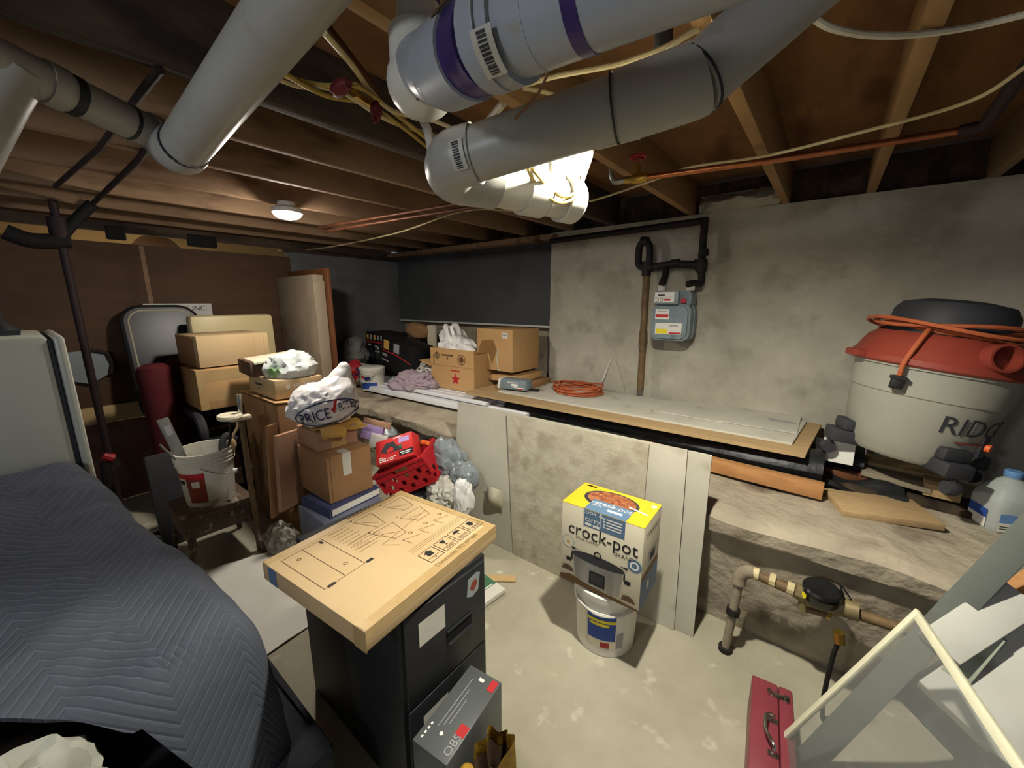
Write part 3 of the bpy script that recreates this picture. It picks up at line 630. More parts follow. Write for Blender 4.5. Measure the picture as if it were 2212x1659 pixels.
# lumber stick on the bench
def stick(name,label,a,b,w,h,m,cat='board',z=None):
    a,b=V(a),V(b); x=(b-a); L=x.length; x.normalize(); y=V((-x.y,x.x,0)).normalized(); zz=x.cross(y)
    mb=MB(m); mb.box(L,w,h,frame((a+b)/2,x,y,zz),bev=.002); return solo(mb,name,label,cat)
zl=.70
a=at(1541,1000,Z=zl); c=at(1779,1062,Z=zl)
stick('lumber','clean orange tan two by four lying on the bench under the plywood end',V((a.x-.45,a.y+.03,.655)),V((c.x,c.y+.03,.655)),.07,.07,'lumber_orange')
# ================================================================ white siding planks on the bench
def siding(label,P0,P1,w,h,z):
    a=V(P0);b=V(P1); x=(b-a); x.z=0; L=x.length; x.normalize(); y=V((-x.y,x.x,0))
    mb=MB('vinyl_siding'); prof=[(-w/2,0),(-w/2,h*.55),(-w/2+.012,h*.9),(-w*.17,h*.82),(-w*.16,h),(w*.17,h*.85),(w*.18,h),(w/2-.012,h*.85),(w/2,h*.5),(w/2,0)]
    K=frame((a.x,a.y,z),y,(0,0,1),x); mb.prism(prof,L,K); return solo(mb,'siding_plank',label,'siding')
siding('lowest white vinyl siding plank, nearest the bench edge',(-3.78,2.33,0),(-1.75,2.44,0),.26,.06,.69)
siding('white vinyl siding plank under the mauve cloth',(-3.82,2.58,0),(-1.9,2.62,0),.2,.07,.695)
siding('short white vinyl siding plank below the star printed carton',(-3.15,2.42,0),(-2.15,2.47,0),.24,.03,.752)
siding('rearmost white vinyl siding plank, its end left of the mauve cloth',(-3.86,2.82,0),(-2.0,2.85,0),.22,.10,.695)
# ================================================================ cartons on the bench
def carton(name,label,M,sx,sy,sz,m='card',bev=.004,tape=None,cat='box',group=None):
    t=thing(name,label,cat,M,group); b=MB(m); b.box(sx,sy,sz,bev=bev); body=b.build('body',t)
    if tape: 
        b=MB(tape); b.rect(faceM(sx,sy,sz,'top'),0,0,sx*.998,.05,e=.001); b.build('tape_strip',t)
    return t,body
# star carton
zb1=.785
M=frame((-2.70,2.70,zb1),(1,0,0),(0,1,0),(0,0,1)); sx,sy,sz=.56,.38,.385
M=TR(-2.72,2.70,zb1)@RZ(2)
t=thing('open_carton','open tan carton with a red star, tilted flaps, on white siding','box',M)
b=MB('card')
for (mx,my,wx,wy) in ((0,-sy/2,sx,.006),(0,sy/2,sx,.006),(-sx/2,0,.006,sy),(sx/2,0,.006,sy)): b.box(wx,wy,sz,TR(mx,my,0))
b.box(sx,sy,.006); body=b.build('body',t)
f=faceM(sx,sy,sz,'front')@TR(0,0,.003)
b=MB('red_print'); pts=[]; 
for i in range(10):
    r0=.062 if i%2==0 else .026; a=PI/2+i*PI/5; pts.append((r0*math.cos(a)+.05,r0*math.sin(a)-.09))
b.poly(f,pts); b.rect(f,.05,-.01,.12,.012,'red_print')
def ring(b,f,cx,cy,r0,r1,m,n=24):
    b.m(m); b.add([(cx+r*math.cos(2*PI*i/n),cy+r*math.sin(2*PI*i/n),.001) for r in (r0,r1) for i in range(n)],[(i,(i+1)%n,n+(i+1)%n,n+i) for i in range(n)],f)
ring(b,f,-.19,.12,.025,.033,'ink'); ring(b,f,-.19,.12,.008,.015,'ink'); ring(b,f,.13,.10,.042,.05,'ink_brown'); ring(b,f,.13,.10,.0,.03,'ink_brown'); b.rect(f,-.05,.13,.15,.016,'ink_brown'); b.rect(f,-.05,.10,.02,.02,'ink_brown'); b.rect(f,-.235,.07,.014,.10,'ink_brown'); b.rect(f,0,.028,sx,.004,'card_edge')
b.build('printing',t)
b=MB('card'); b.box(.006,sy*.95,.13,TR(sx/2+.03,0,sz-.02)@RY(25)); b.build('flap',t); b=MB('card'); b.box(.16,sy*.9,.006,TR(-sx/2-.06,-.05,sz-.16)@RY(15)); b.build('flap',t)
mb=MB('bag_white'); mb.blob((-2.80,2.70,1.14),(.22,.15,.15),11,.35,1.8,4,fn=lambda p,d:V((p.x-.10*max(0,p.z)/.15*.6,p.y,p.z*1.4 if p.z>0 and d.x<.1 else p.z*.9))); mb.tube(spline([(-2.90,2.70,1.25),(-2.95,2.68,1.33),(-2.96,2.68,1.385)],4),[.06,.055,.05,.045,.04,.035,.03,.024,.016],10); solo(mb,'plastic_bag','glossy white plastic bag rising out of the star printed carton','bag')
# shipping carton, turned
zb2=.97
c0=at(1112,790,Y=2.70); zb2=.985
M=TR(-2.17,2.86,zb2)@RZ(-8); sx,sy,sz=.44,.36,.355
ca=at(1040,797,Y=2.74); cb=at(1112,792,Y=2.66); 
def twocorner(pL,pM,pR):
    """bottom corners left, middle(front), right -> frame with local x along left->mid and y mid->right"""
    x=pM-pL; x.z=0; sx=x.length; x.normalize(); y=V((-x.y,x.x,0)); sy=max(.1,(pR-pM).dot(y)); o=pL+x*sx/2+y*sy/2
    return frame((o.x,o.y,pM.z),x,y,(0,0,1)),sx,sy
M,sx,sy=twocorner(at(1042,796,Z=.985),at(1112,788,Z=.985),at(1172,800,Z=.985))
cL=V((-2.56,2.74,.985)); cM=V((-2.14,2.72,.985)); M,sx,sy=frame((-2.33,2.90,.985),(.999,-.04,0),(.04,.999,0),(0,0,1)),.44,.38
t,body=carton('shipping_carton','closed tan shipping carton with white label against the back wall',M@TR(.0,-.02,0)@RY(0),sx,sy,.375,'card')
f=faceM(sx,sy,.375,'front'); b=MB('white_paint'); b.rect(f,.13,.135,.065,.05); b.rect(f,.13,.14,.05,.012,'gray_print',.0014); b.build('address_label',t)
b=MB('cable_white'); b.tube(spline([(.05,-sy/2-.003,.2),(.035,-sy/2-.003,.1),(.06,-sy/2-.003,.0)],5),.006,6); b.build('torn_strip',t)
mb=MB('card'); mb.box(.42,.30,.05,TR(-2.24,2.86,.90)@RY(-3)@RX(3),bev=.003); solo(mb,'flattened_carton','flattened tan carton sandwiched under the closed shipping carton','box')
mb=MB('card_brown'); mb.box(.36,.34,.05,TR(-2.13,2.88,.855)@RZ(6),bev=.003); solo(mb,'flat_box','thin brown box lowest in the stack below the shipping carton','box')
t=thing('paper_package','crumpled grey and white paper package by the shipping carton','package',TR(-2.02,2.60,.872)@RZ(10))
b=MB('gray_print'); b.m('meter_gray'); b.box(.26,.12,.085,bev=.012); b.build('body',t); b=MB('white_paint'); b.box(.03,.124,.09,TR(-.14,0,0)@RY(12),bev=.01); b.build('end_wrap',t); b=MB('white_print'); f=faceM(.26,.12,.085,'front'); b.rect(f,.02,.0,.06,.02); b.rect(f,.06,-.02,.1,.006); b.rect(f,.0,.02,.1,.006,'white_print'); b.rect(f,.07,-.03,.05,.008,'red_print'); b.build('printing',t)
mb=MB('white_paint'); mb.rect(TR(0,0,0),0,0,.001,.001)
# black retail box with product pictures
M=TR(-4.02,2.72,.90)@RZ(0)@RY(-4)@RX(-5); sx,sy,sz=.60,.30,.40
pTL=at(771,712,Y=2.6); pBR=at(844,787,Y=2.6)
M=frame((-3.97,2.80,.875),(.998,.05,.03),(-.05,.998,0),(-.03,0,1)); sx,sy,sz=.86,.30,.40
M=TR(-4.13,2.78,.885)@RZ(2)@RY(2.5); sx=.42
t,body=carton('retail_box','black retail box with small product pictures and red streak','box' and M,sx,.30,.36,'black')
f=faceM(sx,.30,.36,'front'); b=MB('orange'); cols=['orange','gray_print','orange','gray_print','gray_print','orange']
for i in range(6): b.rect(f,-.165+.066*i,.125,.034,.055,'envelope' if cols[i]=='orange' else 'gray_print')
b.poly(f,[(-.2,.07),(0,.078),(.2,.07),(.2,.06),(0,.064),(-.2,.058)],'red_print'); b.rect(f,-.14,.03,.06,.022,'gray_print'); b.rect(f,.13,.03,.07,.02,'gray_print'); b.text(f,.01,.0,.07,'TA','white_print'); b.rect(f,.01,-.04,.1,.012,'gray_print')
for x,y,w,h in ((-.14,-.09,.04,.06),(-.09,-.09,.03,.06),(.02,-.09,.09,.07),(-.12,-.03,.07,.012),(.1,-.14,.04,.016)): b.rect(f,x,y,w,h,'vac_dark')
b.poly(f,[(.13,-.12),(.155,-.085),(.18,-.12),(.155,-.155)],'white_print'); b.build('printing',t)
M=TR(-3.62,2.66,.83)@RZ(-4)@RY(9); 
t,body=carton('retail_box','second black retail box, tilted, right of the first and behind the towel',M,.60,.26,.36,'black'); f=faceM(.60,.26,.36,'front'); b=MB('envelope'); b.rect(f,-.2,.1,.11,.10,'envelope'); b.rect(f,.0,.1,.11,.10,'gray_print'); b.poly(f,[(-.28,.03),(0,.035),(.28,.0),(.28,-.012),(0,.022),(-.28,.018)],'red_print'); b.rect(f,-.23,-.02,.1,.03,'gray_print'); b.rect(f,-.22,-.08,.14,.016,'gray_print'); b.build('printing',t)
mb=MB('card_brown'); mb.blob((-3.75,2.95,1.27),(.18,.1,.1),8,.2,2,3); solo(mb,'brown_bag','brown bag poking up behind the black retail boxes','bag')
mb=MB('cream_card'); mb.prism(rrect(.14,.62,.03),.02,frame((-3.52,2.98,1.03),(1,0,0),(0,0,1),(0,-1,0))); solo(mb,'cream_card','cream rounded card standing behind the black retail boxes','card')
# backpack, cushion, pail, cloths
mb=MB('gray_fabric'); mb.blob((-4.26,2.42,1.0),(.13,.16,.17),21,.35,1.6,4); mb.tube(spline([(-4.2,2.28,.9),(-4.16,2.26,1.08),(-4.22,2.32,1.17),(-4.3,2.4,1.15)],6),.014,8); solo(mb,'cloth_bundle','grey green cloth bundle slumped in the corner by the slab','cloth')
mb=MB('beige_cloth'); mb.blob((-4.05,2.36,.80),(.30,.20,.12),4,.12,1.2,4,flat=.69); solo(mb,'cushion','beige cushion lying under the grey cloth bundle','cushion')
mb=MB('dark_fabric'); mb.box(.16,.12,.12,TR(-4.02,2.16,.70)@RZ(20),bev=.02); solo(mb,'dark_pouch','small black pouch at the foot of the beige cushion','pouch')
mb=MB('red_valve'); mb.blob((-3.93,2.22,.88),(.09,.07,.10),7,.4,1.8,3); solo(mb,'red_cloth','crumpled red cloth beside the white pail','cloth')
def pail(t,r0,r1,h,m='pail_white',open_=False,ribs=3,lid=False):
    b=MB(m); prof=[(r0,0),(r0+(r1-r0)*.72,h*.72)]
    for k in range(ribs):
        z=h*(.76+.07*k); rr=r0+(r1-r0)*z/h; prof+= [(rr,z-.004),(rr+.008,z),(rr+.008,z+h*.02),(rr,z+h*.024)]
    prof+=[(r1+.004,h-.008),(r1+.006,h)]
    if open_: prof+=[(r1-.004,h),(r0-.004,.01),(0,.01)]
    else: prof+=[(r1-.006,h),(0,h-.004)]
    b.lathe(prof,36); return b.build('pail_body',t)
t=thing('white_pail','small white plastic pail with blue label on the bench','bucket',V((-3.72,2.30,.69)))
pail(t,.115,.128,.21); b=MB('pail_clean'); b.lathe([(.132,.205),(.134,.21),(.134,.232),(.12,.24),(0,.236)],36); b.build('lid',t)
def wrap(t,r0,r1,h,a0,a1,z0,z1,m,name='label',n=14,e=.0012,b=None):
    own=b is None; b=b or MB(m); b.m(m)
    def P(u,v): z=z0+(z1-z0)*v; rr=r0+(r1-r0)*z/h+e; a=R(a0+(a1-a0)*u); return (rr*math.cos(a),rr*math.sin(a),z)
    b.grid(P,n,2)
    if own: return b.build(name,t)
    return b
b=MB('paper'); wrap(t,.115,.128,.21,-110,-10,.02,.19,'paper',b=b); wrap(t,.115,.128,.21,-100,-10,.02,.085,'blue_print',b=b,e=.002); wrap(t,.115,.128,.21,-90,-72,.13,.165,'red_print',b=b,e=.002); wrap(t,.115,.128,.21,-70,-40,.11,.15,'navy_print',b=b,e=.002); b.build('label',t)
b=MB('alu'); b.tube(spline([(.128,-.03,.19),(.10,-.10,.12),(.0,-.14,.075),(-.09,-.11,.12),(-.125,-.04,.19)],6),.003,6); b.build('handle',t)
t=thing('blue_ribbon','dark blue ribbon dangling in front of the white pail','ribbon',V((-3.86,2.10,.70)))
b=MB('navy_print'); b.tube(spline([(-3.80,2.13,.85),(-3.86,2.10,.80),(-3.84,2.08,.75),(-3.9,2.07,.71)],6),.012,8); b.tube(spline([(-3.78,2.16,.9),(-3.74,2.15,.93),(-3.72,2.15,.88),(-3.78,2.14,.85)],6),.008,8); b.build('ribbon',t,True)
mb=MB('denim'); mb.blob((-3.50,2.80,.86),(.20,.12,.07),13,.2,1.6,3); solo(mb,'blue_cloth','dark blue folded cloth beneath the black retail boxes','cloth')
mb=MB('print_cloth'); mb.blob((-3.12,2.62,.89),(.22,.12,.10),6,.35,1.8,4); solo(mb,'printed_cloth','white cloth printed with dark lettering bunched beside the carton','cloth')
mb=MB('mauve'); mb.blob((-3.13,2.42,.82),(.25,.13,.10),17,.42,1.7,4,flat=.74); mb.blob((-3.30,2.32,.77),(.11,.09,.06),19,.3,1.8,3,flat=.72); solo(mb,'mauve_cloth','mauve cloth heaped on the white siding left of star carton','cloth')
# ================================================================ leaning drywall panels
def leaning(name,label,TL,TR_,BR_,BL_,th,m,off=0):
    P=[V(p) for p in (BL_,BR_,TR_,TL)]
    n=(P[1]-P[0]).cross(P[3]-P[0]).normalized()      # towards the viewer
    mb=MB(m); Q=[p+n*off for p in P]; B=[q-n*th for q in Q]
    mb.hexa([B[0],B[1],Q[1],Q[0],B[3],B[2],Q[2],Q[3]]); return solo(mb,name,label,'drywall sheet',loc=(P[0]+P[1])/2)
Yt=1.885
tA0=at(989,868,Y=Yt); tA1=at(1485,973,Y=Yt); bA1=at(1455,1362,Z=0); bA0=V((tA0.x+.02,bA1.y-.02,0))
leaning('leaning_drywall','largest grey drywall panel leaning on the bench, torn paper at its left',tA0,tA1,bA1,bA0,.014,'drywall')
tB0=at(1095,894,Y=1.865); tB1=at(1402,960,Y=1.865); bB0=at(1108,1196,Z=0); bB1=V((tB1.x+.01,bB0.y+.01,.0))
leaning('leaning_drywall','stained front drywall panel leaning before the largest one, behind the slow cooker box',tB0,tB1,bB1,bB0,.012,'drywall_dirty')
tC0=at(1487,974,Y=1.875); tC1=at(1538,985,Y=1.875); bC1=at(1497,1376,Z=0); bC0=at(1457,1358,Z=0)
leaning('leaning_drywall','narrow drywall strip leaning at the right end of the panels',tC0,tC1,bC1,bC0,.014,'drywall')
mb=MB('drywall_dirty'); p=at(1070,1075,Y=1.80); mb.grid(lambda u,v:(p.x-.07+.14*u,p.y-.045*math.sin(PI*v)*math.sin(PI*u)-.005,p.z-.06+.13*v),10,10,thick=.004); solo(mb,'torn_paper','flap of torn drywall paper curling off the largest panel','paper')
mb=MB('joist_old_shade'); a=at(1040,1150,Z=.0); mb.box(.5,.05,.05,TR(-1.62,1.86,0)@RZ(-8),bev=.005); solo(mb,'wood_strip','dark wooden strip on the floor at the foot of the panels','board')
# ================================================================ slow cooker box on its pail
t=thing('joint_pail','white plastic pail with blue and yellow label under the slow cooker box','bucket',V((-.665,1.575,0))@Matrix() if False else V((-.665,1.575,0)))
pail(t,.135,.15,.305,'pail_clean',ribs=1)
b=MB('pail_clean'); b.lathe([(.152,.285),(.158,.29),(.16,.318),(.15,.325),(.14,.318),(0,.314)],40); b.build('lid',t)
b=MB('navy_print'); wrap(t,.135,.15,.305,-100,-48,.09,.235,'blue_print',b=b); wrap(t,.135,.15,.305,-100,-48,.185,.20,'yellow_print',b=b,e=.002); wrap(t,.135,.15,.305,-96,-60,.165,.18,'yellow_print',b=b,e=.002); wrap(t,.135,.15,.305,-92,-75,.215,.228,'white_print',b=b,e=.002)
wrap(t,.135,.15,.305,-100,-48,.05,.09,'cream_card',b=b); wrap(t,.135,.15,.305,-75,-58,.05,.08,'red_valve',b=b,e=.002); wrap(t,.135,.15,.305,-45,-32,.05,.13,'gray_print',b=b); wrap(t,.135,.15,.305,-128,-102,.05,.23,'cream_card',b=b); b.build('label',t)
b=MB('white_dull'); b.tube(spline([(-.148,-.04,.26),(-.09,-.13,.245),(.03,-.158,.235),(.12,-.11,.245),(.15,-.02,.26)],6),.005,8); b.build('handle',t)
aC=at(1215,1082,Y=1.42); bC=at(1393,1142,Z=aC.z); cC=at(1277,1046,Z=aC.z); zb=.333
M,sx,sy=fit(aC,bC,cC,zb); sz=aC.z-zb
t=thing('slow_cooker_box','cream and yellow slow cooker box standing on the white pail','box',M)
b=MB('cream_card'); b.box(sx,sy,sz-.001,bev=.002); b.m('crock_yellow').box(sx*.999,sy*.999,.002,TR(0,0,sz-.0012)); b.build('body',t)
f=faceM(sx,sy,sz,'front'); w=sx; h=sz
b=MB('crock_blue'); b.rect(f,.04*w,.395*h,.50*w,.205*h,'crock_blue'); b.text(f,-.10*w,.43*h,.034,'cook &\ncarry','white_print'); b.rect(f,-.0*w,.40*h,.002,.15*h,'white_print',.0014)
for k in range(4): b.rect(f,.16*w,.455*h-.034*h*k,.18*w,.006,'white_print',.0014); b.rect(f,.045*w,.455*h-.034*h*k,.008,.008,'white_print',.0014)
b.rect(f,-.15*w,.325*h,.03,.012,'white_print',.0014); b.rect(f,-.05*w,.32*h,.03,.012,'white_print',.0014)
b.text(f,.02*w,.205*h,.084,'crock-pot','ink',wx=.95); b.text(f,-.15*w,.115*h,.022,'slow cooker','ink_brown'); b.text(f,.30*w,.085*h,.026,'BRAND','ink')
# pictured cooker
f0=f; f=f@TR(0,-.085*h,0)
b.poly(f,[(-.33*w,-.01*h),(-.30*w,-.30*h),(-.22*w,-.345*h),(.15*w,-.375*h),(.27*w,-.335*h),(.30*w,-.02*h)],'steel',.001)
b.poly(f,[(-.35*w+.0,.02*h)]+[(-.015*w+.34*w*math.cos(R(180+a)),-.01*h+.06*h*math.sin(R(180+a))) for a in range(0,181,12)]+[(-.015*w+.33*w*math.cos(R(a)),-.01*h+.06*h*math.sin(R(a))) for a in range(0,181,12)],'vac_dark',.0014)
ring(b,f@TR(-.015*w,.062*h,0.001),0,0,.012,.018,'ink'); b.rect(f,-.01*w,-.24*h,.2*w,.17*h,'ink',.0016); b.rect(f,-.01*w,-.24*h,.16*w,.12*h,'gray_print' if False else 'vac_dark',.0019)
for s in (-1,1): b.rect(f,-.015*w+s*.37*w,-.12*h,.07*w,.05*h,'ink',.0016); b.rect(f,-.015*w+s*.33*w,-.07*h,.02*w,.09*h,'ink',.0015); b.poly(f,[(s*.25*w,.045*h),(s*.36*w,.06*h),(s*.34*w,.03*h)],'ink',.0018)
f=f0
b.poly(f,[(-.5*w,-.44*h),(-.36*w,-.40*h),(-.2*w,-.42*h),(.5*w,-.48*h),(.5*w,-.499*h),(-.5*w,-.499*h)],'ink_brown',.0009)
for cx_,cy_ in ((-.40*w,-.33*h),(.37*w,-.40*h)):
    b.poly(f,[(cx_-.08*w,cy_-.03*h),(cx_-.06*w,cy_+.03*h),(cx_,cy_+.045*h),(cx_+.06*w,cy_+.02*h),(cx_+.09*w,cy_-.03*h)],'card_edge' if False else 'glove_in',.0012)
ring(b,f,-.40*w,.02*h,.0,.034*.9,'gray_print'); ring(b,f@TR(0,0,.0006),-.40*w,.02*h,.0,.028,'cream_card'); ring(b,f@TR(0,0,.0012),-.40*w,.015*h,0,.008,'envelope')
ring(b,f,.42*w,.03*h,.0,.03,'crock_blue',16); ring(b,f@TR(0,0,.0006),.42*w,.03*h,.012,.02,'white_print',10)
f=faceM(sx,sy,sz,'top'); n=28
b.poly(f,[(-.02*w+.34*w*math.cos(2*PI*i/n),.05*sy+.36*sy*math.sin(2*PI*i/n)) for i in range(n)],'vac_dark',.001); b.poly(f,[(-.02*w+.30*w*math.cos(2*PI*i/n),.07*sy+.30*sy*math.sin(2*PI*i/n)) for i in range(n)],'food',.0014)
b.rect(f,.04*w,-.28*sy,.50*w,.44*sy,'crock_blue',.0018); b.text(f,.06*w,-.16*sy,.042,'crock-pot','white_print',.0022); b.text(f,-.12*w,-.22*sy,.022,'cook &\ncarry','white_print',.0022); b.rect(f,.12*w,-.33*sy,.18*w,.016,'white_print',.0022)
ring(b,f,.44*w,.33*sy,.006,.012,'white_print'); b.rect(f,-.38*w,.42*sy,.05,.012,'white_print'); b.rect(f,.33*w,-.02*sy,.09,.01,'white_print',.0024,rot=-12)
f=faceM(sx,sy,sz,'right'); b.text(f,0,.36*h,.05,'crock-pot','ink_brown',wx=.85); b.rect(f,0,-.32*h,sy*.98,.36*h,'crock_blue'); b.rect(f,.02,.02*h,sy*.5,.2*h,'steel'); b.rect(f,.02,.02*h,sy*.3,.1*h,'vac_dark',.0012); b.rect(f,0,-.12*h,sy*.9,.02,'card_edge',.0012); b.rect(f,-.02,-.3*h,.03,.04,'white_print',.0012)
b.build('printing',t)
# ================================================================ filing cabinet, flat box, projector box, glove
cx0,cx1,cy0,cy1,ch=-1.50,-.86,.553,.93,.71
t=thing('filing_cabinet','black two drawer metal filing cabinet under the taped flat box','filing cabinet',V(((cx0+cx1)/2,(cy0+cy1)/2,0)))
cd=cx1-cx0; cw=cy1-cy0
b=MB('black_metal'); b.box(cd-.004,cw,ch,TR(-.002,0,0),bev=.004); b.build('case',t)
Kd=frame((cd/2-.004,0,0),(0,1,0),(0,0,1),(1,0,0))
for i,(z0,z1) in enumerate(((.365,.695),(.03,.358))):
    b=MB('black_metal'); b.box(cw-.03,z1-z0,.012,Kd@TR(0,(z0+z1)/2,0),bev=.003,base=True); d=b.build('drawer',t)
    zc_=(z0+z1)/2
    b=MB('black_gloss'); b.rect(Kd,.045,zc_-.02,.12,.055,'void',.0128); b.m('black_metal').box(.11,.004,.012,Kd@TR(.045,zc_-.043,.012)); b.box(.115,.006,.005,Kd@TR(.045,zc_+.004,.012)); b.build('recessed_handle',d)
    b=MB('white_dull'); b.rect(Kd,-.07,zc_+.075-.01*i,.105,.085,None,.013); b.build('paper_label',d)
b=MB('mirror_pale'); K=Kd@TR(.115,.635,.013)@RZ(-8); b.poly(K,[(-.028,-.035),(.0,-.045),(.028,-.03),(.03,.035),(.01,.042),(-.03,.03)],'mirror_pale',.0); b.poly(K,[(-.015,-.01),(.005,-.025),(.02,.0),(.01,.02),(-.01,.01)],'vac_red',.0006); b.build('sticker',t)
b=MB('chrome'); b.lathe([(.010,0),(.010,.008),(.006,.01),(0,.01)],16,Kd@TR(.155,.50,0)); b.build('lock',t)
zt=ch+.065
Lc=at(565,1213,Z=zt);Bc=at(880,1064,Z=zt);Fc=at(787,1366,Z=zt)
M,sx,sy=fit(Lc,Fc,Bc,ch+.001); hz=.064
t=thing('flat_box','wide flat tan box with assembly drawings taped shut on the cabinet','box',M)
b=MB('card_tan'); b.box(sx,sy,hz,bev=.004); b.build('body',t)
f=faceM(sx,sy,hz,'top')      # local x: left corner -> near corner, y: left corner -> far corner
b=MB('ink_brown')
def line(x0,y0,x1,y1,wd=.0016,m='ink_brown'):
    dx,dy=x1-x0,y1-y0; L=math.hypot(dx,dy); b.rect(f,(x0+x1)/2,(y0+y1)/2,L,wd,m,.001,rot=math.degrees(math.atan2(dy,dx)))
def outline(x0,y0,x1,y1,wd=.0016,m='ink_brown'):
    line(x0,y0,x1,y0,wd,m);line(x1,y0,x1,y1,wd,m);line(x1,y1,x0,y1,wd,m);line(x0,y1,x0,y0,wd,m)
U=lambda u:-sx/2+u*sx; W_=lambda v:-sy/2+v*sy
outline(U(.10),W_(.06),U(.56),W_(.30)); line(U(.10),W_(.18),U(.56),W_(.18)); b.rect(f,U(.56),W_(.10),.012,.025,'ink'); b.rect(f,U(.13),W_(.28),.02,.01,'ink'); b.rect(f,U(.56),W_(.33),.012,.025,'ink')
ring(b,f@TR(U(.18),W_(.12),0),0,0,.005,.007,'ink_brown'); ring(b,f@TR(U(.46),W_(.24),0),0,0,.005,.007,'ink_brown')
for k in range(9): line(U(.10+.042*k),W_(.34),U(.10+.042*k),W_(.34+.14*rnd.uniform(.6,1)),.0018)
for k in range(4): line(U(.30+.035*k),W_(.36),U(.30+.035*k),W_(.54),.0018)
line(U(.02),W_(.52),U(.02),W_(.92),.008); 
for (u0,v0,u1,v1) in ((.10,.52,.30,.66),(.34,.50,.52,.66),(.10,.76,.28,.92),(.34,.72,.48,.90)):
    line(U(u0),W_(v0),U(u0),W_(v1)); line(U(u0),W_(v1),U(u1),W_(v1-.03)); line(U(u1),W_(v1-.03),U(u1),W_(v0+.03)); line(U(u0),W_(v0),U(u1),W_(v0+.05)); line(U(u0+.06),W_(v0+.03),U(u1-.05),W_(v1-.05)); ring(b,f@TR(U(u0-.03),W_(v0),0),0,0,0,.004,'ink')
line(U(.50),W_(.46),U(.42),W_(.88)); line(U(.50),W_(.46),U(.60),W_(.52)); 
for k in range(3): line(U(.57),W_(.56+.13*k),U(.62),W_(.66+.13*k)); line(U(.57),W_(.56+.13*k),U(.66),W_(.57+.13*k)); ring(b,f@TR(U(.55),W_(.64+.13*k),0),0,0,.005,.008,'ink_brown',8)
for k in range(3): line(U(.70+.018*k),W_(.5),U(.70+.018*k),W_(.97),.0012)
# care pictograms along the right hand edge
for k in range(4):
    v0=.50+.122*k; x0,x1,y0,y1=U(.785),U(.905),W_(v0),W_(v0+.105); outline(x0,y0,x1,y1,.0022,'ink')
    K=f@TR((x0+x1)/2-.008,(y0+y1)/2,0)@RZ(90); 
    if k==0: b.poly(K,[(-.012,-.012),(.012,-.012),(.012,.006),(.018,.006),(0,.02),(-.018,.006),(-.012,.006)],'ink')
    if k==1: b.poly(K,[(-.011,.016),(.011,.016),(.007,.0),(.0015,-.004),(.0015,-.012),(.008,-.015),(-.008,-.015),(-.0015,-.012),(-.0015,-.004),(-.007,.0)],'ink')
    if k==2: b.poly(K,[(-.018,.002),(-.01,.014),(0,.017),(.01,.014),(.018,.002),(.0015,.004),(.0015,-.014),(-.0015,-.014),(-.0015,.004)],'ink')
    if k==3: b.rect(K,0,.004,.022,.02,'ink'); b.poly(K,[(-.011,-.006),(.011,-.006),(0,-.016)],'ink')
    b.text(f,x1-.009,(y0+y1)/2,.012,('UP','FRAGILE','KEEP DRY','RECYCLE')[k],'ink',.0012,rot=90,wx=.8); line((x0+x1)/2+.014,y0+.006,(x0+x1)/2+.014,y1-.006,.002,'ink')
b.text(f,U(.955),W_(.67),.024,'Dimension: 555*67*480','ink_brown',.0012,rot=90,wx=.9)
fr=faceM(sx,sy,hz,'front'); b.m('crock_blue').rect(fr,-.38*sx,0,.09*sx,hz*.9)
b.build('printing',t)
b=MB('tape')
for (cx_,cy_,w_,h_) in ((U(.965),0,.030,sy*.99),(U(.036),0,.03,sy*.99),(0,W_(.968),sx*.99,.025)): b.rect(f,cx_,cy_,w_,h_,'tape',.0006 if w_<.05 else .001)
fr=faceM(sx,sy,hz,'right'); b.rect(fr,0,.018,sy,.03,'tape',.0006); b.rect(faceM(sx,sy,hz,'back'),0,.01,sx,.04,'tape',.0006); b.rect(faceM(sx,sy,hz,'front'),.46*sx,0,.1*sx,hz,'tape',.0008)
b.build('packing_tape',t)
zt=.345
a=at(885,1592,Z=zt); b1=at(958,1648,Z=zt); c=at(1012,1432,Z=zt)
M,sx,sy=fit(a,b1,c,0); M=TR(.012,0,0)@M
t=thing('device_box','dark grey electronics box on end against the cabinet front','box',M)
b=MB('device_gray'); b.box(sx,sy,zt,bev=.002); b.build('body',t)
f=faceM(sx,sy,zt,'top'); b=MB('white_print'); 
for k in range(3): b.rect(f,-.2*sx+.1*sx*k,.05*sy-.04*k*sy,.0022,sy*(.62-.16*k),'gray_print')
b.text(f,.36*sx,-.33*sy,.034,'OBS','gray_print',rot=90); b.rect(f,.36*sx,-.17*sy,.03,.035,'red_print',.0012); b.rect(f,.36*sx,.40*sy,.024,.04,'red_print',.0012); b.rect(f,.02*sx,.40*sy,.02,.012,'white_print')
for k in range(4): b.rect(f,-.36*sx,-.42*sy+.05*sy*k,.006,.008,'white_print')
ring(b,f,-.02*sx,-.30*sy,.0,.006,'white_print',10); b.build('printing',t)
g0=V((-.585,.535,.0)); zc_=.26
p=at(1080,1600,Z=.30); g0=V((p.x,p.y-.02,0))
t=thing('paper_sack','crumpled yellow brown sack with an open brown mouth at the bottom edge','bag',g0)
b=MB('glove'); 
def sack(u,v):
    a=2*PI*u; rr=(.055+.012*math.sin(3*a+1)+.008*math.sin(7*a))*(1.25-.25*v); return (rr*math.cos(a)*.75,rr*math.sin(a)*1.25,(.27+.03*math.sin(2*a+.8)+.012*math.sin(5*a))*v*1.12)
b.grid(sack,48,14); b.build('sack_wall',t)
